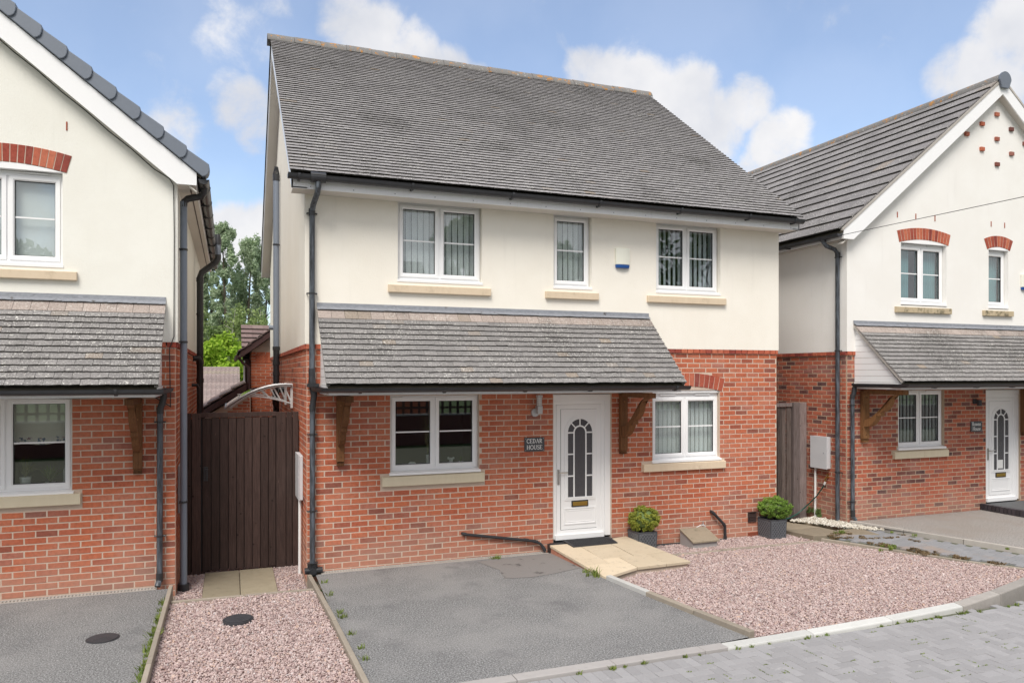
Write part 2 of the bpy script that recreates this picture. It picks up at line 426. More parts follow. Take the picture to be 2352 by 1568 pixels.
class MB:
    def __init__(s): s.v = []; s.f = []

    def add(s, pts, faces):
        o = len(s.v); s.v += [tuple(map(float, p)) for p in pts]; s.f += [tuple(o + i for i in f) for f in faces]; return s

    def box(s, x0, x1, y0, y1, z0, z1):
        p = [(x, y, z) for z in (z0, z1) for y in (y0, y1) for x in (x0, x1)]
        return s.add(p, [(0, 2, 3, 1), (4, 5, 7, 6), (0, 1, 5, 4), (2, 6, 7, 3), (0, 4, 6, 2), (1, 3, 7, 5)])

    def hexa(s, p):  # 8 points: bottom 4 ccw, top 4 ccw
        return s.add(p, [(3, 2, 1, 0), (4, 5, 6, 7), (0, 1, 5, 4), (1, 2, 6, 5), (2, 3, 7, 6), (3, 0, 4, 7)])

    def prism(s, pa, pb):
        n = len(pa)
        return s.add(list(pa) + list(pb), [tuple(range(n))[::-1], tuple(range(n, 2 * n))] + [(i, (i + 1) % n, n + (i + 1) % n, n + i) for i in range(n)])

    def slab(s, poly, z0, z1):
        g = (lambda z, p: z(p) if callable(z) else z)
        return s.prism([(x, y, g(z0, (x, y))) for x, y in poly], [(x, y, g(z1, (x, y))) for x, y in poly])

    def tube(s, pts, r, n=10, cap=True):
        pts = [np.array(p, float) for p in pts]; rr = r if isinstance(r, (list, tuple)) else [r] * len(pts)
        o = len(s.v); ref = None
        for i, p in enumerate(pts):
            a = pts[max(i - 1, 0)]; b = pts[min(i + 1, len(pts) - 1)]; d = (b - a) / (np.linalg.norm(b - a) + 1e-9)
            if ref is None:
                ref = np.array([0, 0, 1.]) if abs(d[2]) < .9 else np.array([1., 0, 0])
            e1 = np.cross(d, ref); e1 /= np.linalg.norm(e1); e2 = np.cross(e1, d); ref = e2
            for j in range(n):
                t = 2 * math.pi * j / n; s.v.append(tuple(p + rr[i] * (math.cos(t) * e1 + math.sin(t) * e2)))
        for i in range(len(pts) - 1):
            for j in range(n):
                a = o + i * n + j; b = o + i * n + (j + 1) % n; s.f.append((a, b, b + n, a + n))
        if cap:
            s.f.append(tuple(o + j for j in range(n))[::-1]); s.f.append(tuple(o + (len(pts) - 1) * n + j for j in range(n)))
        return s

    def ball(s, c, r, nu=10, nv=7, sz=(1, 1, 1)):
        o = len(s.v)
        for i in range(nv + 1):
            ph = math.pi * i / nv
            for j in range(nu):
                th = 2 * math.pi * j / nu
                s.v.append((c[0] + r * sz[0] * math.sin(ph) * math.cos(th), c[1] + r * sz[1] * math.sin(ph) * math.sin(th), c[2] + r * sz[2] * math.cos(ph)))
        for i in range(nv):
            for j in range(nu):
                a = o + i * nu + j; b = o + i * nu + (j + 1) % nu; s.f.append((a, a + nu, b + nu, b))
        return s

    def build(s, name, mat, parent=None, smooth=False, kind=None, label=None, bevel=0.0):
        off = base_loc(parent); me = bpy.data.meshes.new(name)
        me.from_pydata([tuple(np.array(p) - off) for p in s.v], [], s.f); me.update()
        if mat: me.materials.append(MAT[mat])
        if smooth:
            me.polygons.foreach_set('use_smooth', np.ones(len(me.polygons), dtype=bool)); me.set_sharp_from_angle(angle=math.radians(40))
        o = link(name, me, parent, kind, label)
        if bevel:
            m = o.modifiers.new('bevel', 'BEVEL'); m.width = bevel; m.segments = 2; m.limit_method = 'ANGLE'
        return o


class Frame:
    """a wall: u along it, n outward, z up"""
    def __init__(s, o, U, N): s.o = np.array(o, float); s.U = np.array(U, float); s.N = np.array(N, float)

    def p(s, u, n, z): return s.o + s.U * u + s.N * n + np.array([0, 0, z])

    def box(s, mb, u0, u1, n0, n1, z0, z1):
        return mb.hexa([s.p(u, n, z) for z in (z0, z1) for u, n in ((u0, n0), (u1, n0), (u1, n1), (u0, n1))])

    def poly(s, mb, pts, n0, n1):
        return mb.prism([s.p(u, n0, z) for u, z in pts], [s.p(u, n1, z) for u, z in pts])

    def ring(s, mb, u0, u1, z0, z1, w, n0, n1, bev=.012):
        rects = [(u0, u1, z0, z1, n0), (u0, u1, z0, z1, n1), (u0 + w - bev, u1 - w + bev, z0 + w - bev, z1 - w + bev, n1), (u0 + w, u1 - w, z0 + w, z1 - w, n1 - bev), (u0 + w, u1 - w, z0 + w, z1 - w, n0)]
        pts = []
        for a, b, c, d, n in rects: pts += [s.p(a, n, c), s.p(b, n, c), s.p(b, n, d), s.p(a, n, d)]
        f = []
        for kx in range(4):
            for i in range(4): f.append((kx * 4 + i, kx * 4 + (i + 1) % 4, kx * 4 + 4 + (i + 1) % 4, kx * 4 + 4 + i))
        return mb.add(pts, f)

    def rot(s): return math.atan2(s.N[0], -s.N[1])


def px_size(p, w):
    d = p - CAM; dep = d[0] * math.sin(YAW) + d[1] * math.cos(YAW)
    if dep < .5: return 0, 9, 9
    x = (d[0] * math.cos(YAW) - d[1] * math.sin(YAW)) / dep * FPX + .5; y = (74 + 784) / 2352 - d[2] / dep * FPX
    return w / dep, x, y


def in_view(p):
    s, x, y = px_size(p, 1); return -.01 < x < 1.01 and -.01 < y < .677


# ------------------------------------------------------------------ walls and bricks
def grid_wall(fr, u0, u1, z0, z1, n_front, thick, holes):
    us = sorted({u0, u1} | {min(max(h[i], u0), u1) for h in holes for i in (0, 1)}); zs = sorted({z0, z1} | {min(max(h[i], z0), z1) for h in holes for i in (2, 3)})
    mb = MB(); nu, nz = len(us) - 1, len(zs) - 1

    def solid(i, j):
        if not (0 <= i < nu and 0 <= j < nz): return False
        cu, cz = (us[i] + us[i + 1]) / 2, (zs[j] + zs[j + 1]) / 2
        return not any(h[0] < cu < h[1] and h[2] < cz < h[3] for h in holes)
    nb = n_front - thick
    for i in range(nu):
        for j in range(nz):
            if not solid(i, j): continue
            a, b, c, d = us[i], us[i + 1], zs[j], zs[j + 1]
            mb.add([fr.p(a, n_front, c), fr.p(b, n_front, c), fr.p(b, n_front, d), fr.p(a, n_front, d)], [(0, 1, 2, 3)])
            mb.add([fr.p(a, nb, c), fr.p(b, nb, c), fr.p(b, nb, d), fr.p(a, nb, d)], [(3, 2, 1, 0)])
            for (di, dj, q) in ((-1, 0, ((a, c), (a, d))), (1, 0, ((b, c), (b, d))), (0, -1, ((a, c), (b, c))), (0, 1, ((a, d), (b, d)))):
                if not solid(i + di, j + dj):
                    (ua, za), (ub, zb) = q; mb.add([fr.p(ua, n_front, za), fr.p(ub, n_front, zb), fr.p(ub, nb, zb), fr.p(ua, nb, za)], [(0, 1, 2, 3)])
    return mb


def brick_verts(L, H, seed):
    r = random.Random(seed); c = .004; j = lambda a=.0016: r.uniform(-a, a)
    h, w = H / 2, L / 2
    back = [(-w, .03, -h), (w, .03, -h), (w, .03, h), (-w, .03, h)]
    mid = [(x + j(), .004 + j(.001), z + j()) for x, _, z in back]
    n = 4
    fr = []
    for (x, z) in ((-w + c, -h + c), (w - c, -h + c), (w - c, h - c), (-w + c, h - c)): fr.append((x + j(), j(.001), z + j()))
    cen = (0, r.uniform(-.002, .001), 0)
    V = np.array(back + mid + fr)
    F = [(0, 4, 5, 1), (1, 5, 6, 2), (2, 6, 7, 3), (3, 7, 4, 0), (4, 8, 9, 5), (5, 9, 10, 6), (6, 10, 11, 7), (7, 11, 8, 4), (8, 11, 10, 9)]
    return V, np.array(F)


_bm = {}


def brick_mesh(L, mat, v, H=.065):
    key = (round(L, 2), mat, v, round(H, 3))
    if key not in _bm:
        V, F = brick_verts(round(L, 2), H, hash(key) & 0xffff); _bm[key] = np_mesh('brick', V, F, mat)
    return _bm[key]


def brick_list(fr, u0, u1, z0, z1, holes, phase=0, course=.075, unit=.225):
    out = []; k = 0; z = z0
    while z + .05 < z1:
        iv = [(u0, u1)]
        for h in holes:
            hz = h(z + course / 2) if callable(h) else ((h[0], h[1]) if h[2] < z + course - .012 and h[3] > z + .012 else None)
            if hz is None: continue
            nv = []
            for a, b in iv:
                if hz[1] <= a or hz[0] >= b: nv.append((a, b)); continue
                if hz[0] > a: nv.append((a, hz[0]))
                if hz[1] < b: nv.append((hz[1], b))
            iv = nv
        off = ((k + phase) % 2) * unit / 2
        for a, b in iv:
            i0 = math.floor((a - off - u0) / unit)
            s = u0 + off + i0 * unit
            while s < b:
                p, q = max(s, a), min(s + unit, b); s += unit
                if q - p > .045: out.append((fr, p + .0058, q - .0058, z + .0055, min(z + course - .0055, z1 - .002)))
        z += course; k += 1
    return out


def lay_bricks(parent, bricks, mat, name='brick', budget=300, n=0.0):
    """the nearest bricks become parts, the rest one stuff part"""
    off = base_loc(parent); sc = []
    for i, (fr, a, b, c, d) in enumerate(bricks):
        p = fr.p((a + b) / 2, 0, (c + d) / 2); dv = CAM - p; face = abs(dv @ fr.N) / np.linalg.norm(dv); facing = (dv @ fr.N) > 0
        s, x, y = px_size(p, (b - a)); sc.append(-(s * face) if (facing and 0.0 < x < 1.0 and .0 < y < .667) else 0)
    order = np.argsort(sc, kind='stable'); single = set(int(i) for i in order[:budget] if sc[int(i)] < 0)
    Vs, Fs, o = [], [], 0
    for i, (fr, a, b, c, d) in enumerate(bricks):
        p = fr.p((a + b) / 2, n + random.uniform(-.0015, .001), (c + d) / 2) - off; ang = fr.rot() + random.uniform(-.003, .003)
        L = round(b - a, 2); H = round(d - c, 3)
        if i in single:
            ob = link(name, brick_mesh(L, mat, random.randrange(4), H), parent); ob.location = p; ob.rotation_euler = (random.uniform(-.006, .006), random.uniform(-.006, .006), ang)
        else:
            V, F = brick_verts(b - a, H, i % 97); ca, sa = math.cos(ang), math.sin(ang)
            W = np.stack([V[:, 0] * ca - V[:, 1] * sa, V[:, 0] * sa + V[:, 1] * ca, V[:, 2]], 1) + p
            Vs.append(W); Fs.append(F + o); o += len(V)
    if Vs: link(name, np_mesh(name, np.concatenate(Vs), np.concatenate(Fs), mat), parent, 'stuff')


def arch(parent, fr, uc, half, zs, rise, height, n, mat, clip=None):
    R = (half * half + rise * rise) / (2 * rise); zc = zs + rise - R; a0 = math.asin(half / R)
    for i in range(n):
        a, b = -a0 + 2 * a0 * i / n, -a0 + 2 * a0 * (i + 1) / n; g = .0068 / R
        pts = []
        for r_, t in ((R, a + g), (R, b - g), (R + height, b - g * .6), (R + height, a + g * .6)): pts.append((uc + r_ * math.sin(t), zc + r_ * math.cos(t)))
        if clip and clip(sum(p[0] for p in pts) / 4): continue
        mb = MB(); fr.poly(mb, pts, -.03, random.uniform(.001, .005)); mb.build('arch_brick', mat, parent)
    mb = MB(); pts = []
    m = 16
    for i in range(m + 1):
        t = -a0 + 2 * a0 * i / m; pts.append((uc + R * math.sin(t), zc + R * math.cos(t)))
    for i in range(m, -1, -1):
        t = -a0 + 2 * a0 * i / m; pts.append((uc + (R + height) * math.sin(t), zc + (R + height) * math.cos(t)))
    if not clip:
        fr.poly(mb, pts, -.035, -.001); mb.build('arch_mortar', 'mortar', parent)

    def hole(z):
        # half width of the arch band outline at z
        if z < zs - .02 or z > zs + rise + height: return None
        Ro = R + height; dz = z - zc
        if dz >= Ro: return None
        w = math.sqrt(Ro * Ro - dz * dz)
        w = min(w, abs(dz) * math.tan(a0) + .004) if dz > 0 else w
        return (uc - w, uc + w)
    return hole, lambda u: zc + math.sqrt(max(R * R - (u - uc) ** 2, 0))


# ------------------------------------------------------------------ tiles
def tile_verts(W, Ln, T, seed, segs=4, rag=.004):
    r = random.Random(seed); w = W / 2; lo = []
    for i in range(segs + 1):
        x = -w + W * i / segs; lo.append((x, r.uniform(-rag, rag) - (rag if i in (0, segs) else 0) * .0))
    n = segs + 1; tilt = T * .9
    V = [(x, y, tilt + T + r.uniform(-.001, .001)) for x, y in lo] + [(x, y + .001, tilt) for x, y in lo] + [(x, Ln, T * .55) for x, _ in lo]
    F = []
    for i in range(segs):
        F.append((i, i + 1, 2 * n + i + 1, 2 * n + i)); F.append((n + i, n + i + 1, i + 1, i))
    F.append((0, 2 * n, 2 * n, n)); F.append((segs, n + segs, 2 * n + segs, 2 * n + segs))
    F[-2] = (n, 0, 2 * n, 2 * n); F[-1] = (segs, n + segs, 2 * n + segs, 2 * n + segs)
    return np.array(V), F


_tm = {}
MI = [0, 1] * 4 + [0, 0]      # the dirty lower and side edges of a tile have their own material


def tile_geo(W, Ln, T, v):
    V, F = tile_verts(W, Ln, T, v * 31 + int(W * 1000)); n = (len(V)) // 3
    F = [f for f in F if len(set(f)) == 4]
    # sides as degenerate-free quads: split into lower corner pieces
    e0, e1 = len(V), len(V) + 1
    V = np.vstack([V, [[V[0][0], Ln, 0]], [[V[n - 1][0], Ln, 0]]])
    F += [(n, 0, 2 * n, e0), (n - 1, 2 * n - 1, e1, 3 * n - 1)]
    return V, np.array(F)


def tile_mesh(W, Ln, T, v, mat, name):
    key = (round(W, 3), Ln, T, v, mat)
    if key not in _tm:
        V, F = tile_geo(round(W, 4), Ln, T, v); _tm[key] = np_mesh(name, V, F, mat, False, 'tile_edge', MI)
    return _tm[key]


def tiles(parent, name, O, U, S, width, rows, gauge, tw, T, mat, bond=True, budget=300, keep=None, lap=.055, only_view=False):
    O, U, S = np.array(O, float), np.array(U, float), np.array(S, float); S /= np.linalg.norm(S); U /= np.linalg.norm(U)
    Nn = np.cross(U, S); flip = 1
    if Nn[2] < 0: Nn = -Nn; flip = -1
    off = base_loc(parent); L = []
    for k_ in range(rows):
        u = 0.0; i = 0
        while u < width - .02:
            w = tw * (1.5 if (bond and k_ % 2 and i == 0) else 1.0); w = min(w, width - u)
            if width - u - w < tw * .4: w = width - u
            c = O + U * (u + w / 2) + S * (k_ * gauge)
            if keep is None or keep(u + w / 2, k_ * gauge, c): L.append((c, w, k_))
            u += w; i += 1
    sz = []
    for c, w, k_ in L:
        s, x, y = px_size(c, 1); v = CAM - c; f = max((v @ Nn) / np.linalg.norm(v), 0.001)
        sz.append(-s * f if (0 < x < 1 and 0 < y < .667) else 0)
    order = np.argsort(sz, kind='stable'); single = set(int(i) for i in order[:budget] if sz[int(i)] < 0)
    Vs, Fs, o = [], [], 0
    for i, (c, w, k_) in enumerate(L):
        ang = random.gauss(0, .004); j = random.gauss(0, .0014)
        u2 = U * math.cos(ang) + S * math.sin(ang); s2 = S * math.cos(ang) - U * math.sin(ang)
        p = c + Nn * abs(j) + S * random.gauss(0, .0016) - off; v = random.randrange(5); ww = round(w - .0032, 4)
        # mesh axes: x->u (flip keeps a right-handed basis), y->s, z->n
        ux = u2 * flip
        if i in single:
            ob = link(name, tile_mesh(ww, gauge + lap, T, v, mat, name), parent)
            R = Matrix((ux, s2, Nn)).transposed(); ob.location = p; ob.rotation_euler = R.to_euler()
        else:
            V, F = tile_geo(ww, gauge + lap, T, v); Wv = V[:, :1] * ux + V[:, 1:2] * s2 + V[:, 2:] * Nn + p
            Vs.append(Wv); Fs.append(F + o); o += len(V)
    if Vs: link(name, np_mesh(name, np.concatenate(Vs), np.concatenate(Fs), mat, False, 'tile_edge', MI * len(Vs)), parent, 'stuff')


# ------------------------------------------------------------------ joinery
def window(house, fr, u0, u1, z0, z1, nf=-.06, sashes=2, head=0.0, vents=True, cill=True, bars=True, open_left=False):
    mb = MB(); fr.ring(mb, u0, u1, z0, z1, .034, nf - .07, nf, .004)
    mid = (u0 + u1) / 2
    if sashes == 2: fr.box(mb, mid - .026, mid + .026, nf - .07, nf - .002, z0 + .034, z1 - .034)
    if head: fr.box(mb, u0 + .002, u1 - .002, nf - .07, nf - .004, z1 + .002, z1 + head)
    w = mb.build('window', 'upvc', house)
    spans = [(u0 + .028, mid - .014), (mid + .014, u1 - .028)] if sashes == 2 else [(u0 + .028, u1 - .028)]
    for q, (a, b) in enumerate(spans):
        c, d = z0 + .028, z1 - .028
        mb = MB(); fr.ring(mb, a, b, c, d, .050, nf - .05, nf + .014, .014); mb.build('sash', 'upvc', w)
        mb = MB(); fr.ring(mb, a + .048, b - .048, c + .048, d - .048, .006, nf - .03, nf - .002, .001); mb.build('seal_gap_line', 'rubber', w)
        mb = MB(); fr.box(mb, a + .045, b - .045, nf - .034, nf - .026, c + .045, d - .045); mb.build('pane', 'glass', w)
        if bars:
            zm = (c + d) / 2 + .01; mb = MB(); fr.box(mb, a + .052, b - .052, nf - .024, nf - .012, zm - .009, zm + .009); mb.build('glazing_bar', 'upvc', w)
        if vents:
            cx = (a + b) / 2 + (.02 if q else -.02); mb = MB(); hz = z1 + (head * .5 if head else -.014)
            hw = min(.135, (b - a) * .36)
            fr.box(mb, cx - hw, cx + hw, nf, nf + .022, hz - .009, hz + .007); mb.build('trickle_vent', 'upvc_dirty', w)
    if cill:
        mb = MB(); fr.poly(mb, [(0, 0)], 0, 0) if False else None
        pts = [(nf - .02, z0 - .002), (nf + .012, z0 - .002), (.028, z0 - .022), (.028, z0 - .052), (nf - .02, z0 - .046)]
        mb.prism([fr.p(u0 - .02, n, z) for n, z in pts], [fr.p(u1 + .02, n, z) for n, z in pts]); mb.build('cill', 'upvc', w)
    return w


def stone_sill(house, fr, u0, u1, z0, z1, mat='stone_sill', proud=.05, split=None):
    h = z1 - z0
    mb = MB(); pts = [(-.06, z0), (proud, z0), (proud, z1 - h * .12), (-.06, z1)]
    segs = [(u0, u1)] if not split else [(u0, split - .002), (split + .002, u1)]
    for a, b in segs: mb.prism([fr.p(a, n, z) for n, z in pts], [fr.p(b, n, z) for n, z in pts])
    return mb.build('stone_sill', mat, house, bevel=.006)


def vertical_blind(fr, u0, u1, z0, z1, label, n, ang, mat, nf=-.165, group='vertical blinds at the windows'):
    c = fr.p((u0 + u1) / 2, nf, z0); t = thing('vertical_blind', label, 'blind', tuple(c), group)
    mb = MB(); fr.box(mb, u0, u1, nf - .02, nf + .02, z1 - .03, z1); mb.build('headrail', 'upvc', t)
    H = z1 - z0 - .035
    V, F = [], []
    for i in range(5):
        x = -.0375 + .075 * i / 4; y = .017 * (1 - (i / 2 - 1) ** 2); V += [(x, y, 0), (x, y, H)]
        if i: a = 2 * i - 2; F.append((a, a + 2, a + 3, a + 1))
    me = np_mesh('slat', V, F, mat, True)
    for i in range(n):
        u = u0 + (i + .5) * (u1 - u0) / n; o = link('slat', me, t); o.location = fr.p(u, nf, z0) - c; o.rotation_euler = (0, 0, fr.rot() + ang + random.uniform(-.06, .06))
    return t


def door(house, fr, d=0.0, z0=.15, z1=2.25, wid=.94):
    """front door with arched leaded light; d shifts it along the wall"""
    u = lambda x: x + d
    mb = MB(); fr.ring(mb, u(3.475), u(4.31), z0, 2.16, .058, -.10, -.045, .012)
    fr.box(mb, u(3.46), u(4.405), -.12, -.030, 2.162, z1)
    fr.box(mb, u(4.312), u(4.405), -.12, -.035, z0, 2.160)
    D = mb.build('front_door', 'upvc', house)
    mb = MB(); fr.box(mb, u(3.50), u(4.29), -.105, -.01, z0 - .012, z0 + .055); mb.build('threshold', 'upvc', D)
    l0, l1, b0, b1 = u(3.602), u(4.226), .235, 2.055
    mb = MB(); fr.ring(mb, u(3.535), u(4.25), .205, 2.10, .066, -.10, -.052, .008); mb.build('door_frame', 'upvc', D)
    mb = MB(); fr.box(mb, l0 + .003, l1 - .003, -.10, -.058, b0 + .04, b1 - .02); mb.build('door_leaf', 'upvc', D)
    mb = MB(); fr.ring(mb, l0 - .006, l1 + .006, b0 + .03, b1 - .012, .010, -.09, -.0575, .001); mb.build('seal_gap_line', 'rubber', D)  # dark ring added so its colour draws the gap line around the leaf
    cx, r, zs, zb = u(3.91), .2, 1.69, .747

    def arc(rad, base, m=18):
        return [(cx - rad, base)] + [(cx - rad * math.cos(math.pi * i / m), zs + rad * math.sin(math.pi * i / m)) for i in range(m + 1)] + [(cx + rad, base)]

    def band(mb, r0, b0_, r1, b1_, n0, n1):
        A, B = arc(r0, b0_), arc(r1, b1_); m = len(A)
        for i in range(m):
            j = (i + 1) % m
            q = [A[i], A[j], B[j], B[i]]
            fr.poly(mb, q, n0, n1)
    mb = MB(); band(mb, r + .048, zb - .048, r + .018, zb - .018, -.06, -.046); band(mb, r + .018, zb - .018, r, zb, -.06, -.038); mb.build('door_moulding', 'upvc', D)
    mb = MB(); fr.poly(mb, arc(r, zb), -.062, -.052); mb.build('door_glass', 'door_glass', D)
    mb = MB(); ri = .108
    bw = .011
    A, B = arc(ri, zb), arc(ri - bw * 2, zb)
    for i in range(len(A) - 1): fr.poly(mb, [A[i], A[i + 1], B[i + 1], B[i]], -.053, -.047)
    for sx in (-1, 1):
        for zz in (1.69, 1.375, 1.055):
            a, b = sorted((cx + sx * r, cx + sx * (ri - .005))); fr.box(mb, a, b, -.053, -.046, zz - .010, zz + .010)
    for t in (45, 90, 135):
        ca, sa = math.cos(math.radians(t)), math.sin(math.radians(t)); q = []
        for rr, s in ((ri - .004, -1), (r, -1), (r, 1), (ri - .004, 1)): q.append((cx + rr * ca - s * .009 * sa, zs + rr * sa + s * .009 * ca))
        fr.poly(mb, q, -.053, -.0465)
    mb.build('glazing_bars', 'upvc', D)
    mb = MB(); fr.ring(mb, u(3.655), u(4.168), .345, .585, .022, -.06, -.048, .008); fr.ring(mb, u(3.69), u(4.135), .38, .55, .01, -.06, -.053, .004); mb.build('door_panel', 'upvc', D)
    mb = MB(); fr.box(mb, u(3.775), u(4.045), -.06, -.047, .60, .69); mb.build('letterbox_surround', 'rubber', D)
    mb = MB(); fr.box(mb, u(3.79), u(4.03), -.05, -.040, .615, .675); mb.build('letterbox', 'brass', D, bevel=.004)
    mb = MB(); fr.box(mb, u(3.545), u(3.577), -.06, -.036, .94, 1.16); mb.tube([fr.p(u(3.56), -.05, 1.115), fr.p(u(3.56), .0, 1.115)], .011, 8); mb.tube([fr.p(u(3.553), -.002, 1.115), fr.p(u(3.69), -.002, 1.118)], .010, 8)
    mb.build('door_handle', 'steel', D, True)
    return D


def gutter(house, pts, name='gutter', r=.056, brackets=(), mat='gutter', drop=None):
    """half-round gutter along pts (polyline, level)"""
    mb = MB(); n = 9; pts = [np.array(p, float) for p in pts]
    o = len(mb.v)
    prof = [(-r * math.cos(math.pi * i / (n - 1)), -r * math.sin(math.pi * i / (n - 1))) for i in range(n)]; inner = [(a * .9, b * .9) for a, b in prof[::-1]]
    P = [(-r - .006, .004)] + prof + [(r + .006, .004)] + inner
    m = len(P)
    for i, p in enumerate(pts):
        a = pts[max(i - 1, 0)]; b = pts[min(i + 1, len(pts) - 1)]; d = b - a; d[2] = 0; d /= np.linalg.norm(d); s = np.array([d[1], -d[0], 0]); f = 1.0
        if 0 < i < len(pts) - 1:
            d1 = pts[i] - pts[i - 1]; d1 /= np.linalg.norm(d1); f = 1 / max(abs(np.dot(d1, d)), .3)
        for x, z in P: mb.v.append(tuple(p + s * x * f + np.array([0, 0, z])))
    for i in range(len(pts) - 1):
        for j in range(m): a = o + i * m + j; b = o + i * m + (j + 1) % m; mb.f.append((a, b, b + m, a + m))
    for e, i in ((0, 0), (1, len(pts) - 1)):
        mb.f.append(tuple(o + i * m + j for j in range(1, 1 + n)))
    g = mb.build(name, mat, house, True)
    for q in brackets:
        q = np.array(q[:3], float), np.array(q[3:], float)   # position, direction to wall
        mb = MB(); p, w = q; along = np.array([w[1], -w[0], 0])
        arc = [p + w * (math.cos(t) * (r + .006)) * -1 + np.array([0, 0, -math.sin(t) * (r + .006)]) for t in np.linspace(-.1, math.pi + .1, 11)]
        for i in range(10):
            a, b = arc[i], arc[i + 1]; mb.hexa([a - along * .014, a + along * .014, b + along * .014, b - along * .014] + [x + (x - p) / np.linalg.norm(x - p) * .006 for x in (a - along * .014, a + along * .014, b + along * .014, b - along * .014)])
        c = p + w * (r * .4) + np.array([0, 0, -r * 1.15]); mb.hexa([c - along * .012 - w * .02, c + along * .012 - w * .02, c + along * .012 + w * .05, c - along * .012 + w * .05] + [x + np.array([0, 0, .035]) for x in (c - along * .012 - w * .02, c + along * .012 - w * .02, c + along * .012 + w * .05, c - along * .012 + w * .05)])
        mb.build('gutter_bracket', mat, g)
    return g


def pipe(house, pts, r=.034, clips=(), name='downpipe', mat='pipe', collars=(), fr=None):
    mb = MB(); mb.tube(pts, r, 12); P = mb.build(name, mat, house, True)
    for c in collars:
        a, b = np.array(c[:3], float), np.array(c[3:], float); mb = MB(); mb.tube([a, b], r * 1.16, 12); mb.build('pipe_collar', 'pipe_black', P, True)
    for (x, y, z, wx, wy) in clips:
        mb = MB(); mb.tube([(x, y, z - .012), (x, y, z + .012)], r * 1.15, 12); w = np.array([wx, wy, 0.]); al = np.array([wy, -wx, 0.]); c = np.array([x, y, z])
        for s in (-1, 1): mb.tube([c + al * s * r, c + al * s * (r + .028)], .009, 6); mb.tube([c + al * s * (r + .024), c + al * s * (r + .024) + w * .05], .008, 6)
        mb.build('pipe_clip', 'pipe_black', P)
    return P


def gallows(house, x0, x1, mat, zb=1.36, zt=2.262, out=.84):
    """timber porch bracket: wall post, curved brace, top bearer, bolts"""
    mb = MB(); mb.box(x0, x1, -.075, -.004, zb + .055, zt)
    for i in range(3): mb.box(x0 + .004, x1 - .004, -.070 + i * .004, -.004, zb + i * .018, zb + i * .018 + .014)
    B = mb.build('porch_bracket', mat, house, bevel=.004)
    a, b = x0 + .012, x1 - .012
    low = [(-.076, zb + .26), (-.15, zb + .27), (-.215, zb + .30), (-.275, zb + .35), (-.315, zb + .415), (-.33, zb + .47), (-.385, zb + .455), (-.41, zb + .475), (-.40, zb + .52), (-.46, zb + .54),
           (-.53, zb + .59), (-.585, zb + .66), (-.61, zb + .73), (-.625, zb + .80), (-.69, zb + .82), (-out + .06, zt - .052)]
    up = [(-out + .02, zt - .052), (-out + .16, zt - .052), (-.50, zt - .16), (-.40, zt - .26), (-.28, zt - .40), (-.17, zt - .50), (-.076, zt - .56)]
    up = [(-.70, zt - .052), (-.60, zt - .11), (-.48, zt - .225), (-.34, zt - .36), (-.2, zt - .46), (-.076, zt - .50)]
    poly = low + up
    mb = MB(); mb.prism([(a, y, z) for y, z in poly], [(b, y, z) for y, z in poly]); mb.build('brace', mat, B, bevel=.004)
    mb = MB(); mb.box(x0 + .006, x1 - .006, -out - .03, -.077, zt - .05, zt + .02); mb.build('bearer', mat, B)
    mb = MB()
    for z in (zb + .13, zt - .12, zt - .25): mb.tube([((x0 + x1) / 2, -.074, z), ((x0 + x1) / 2, -.086, z)], .012, 8)
    mb.build('bolts', 'oak_light', B)
    return B


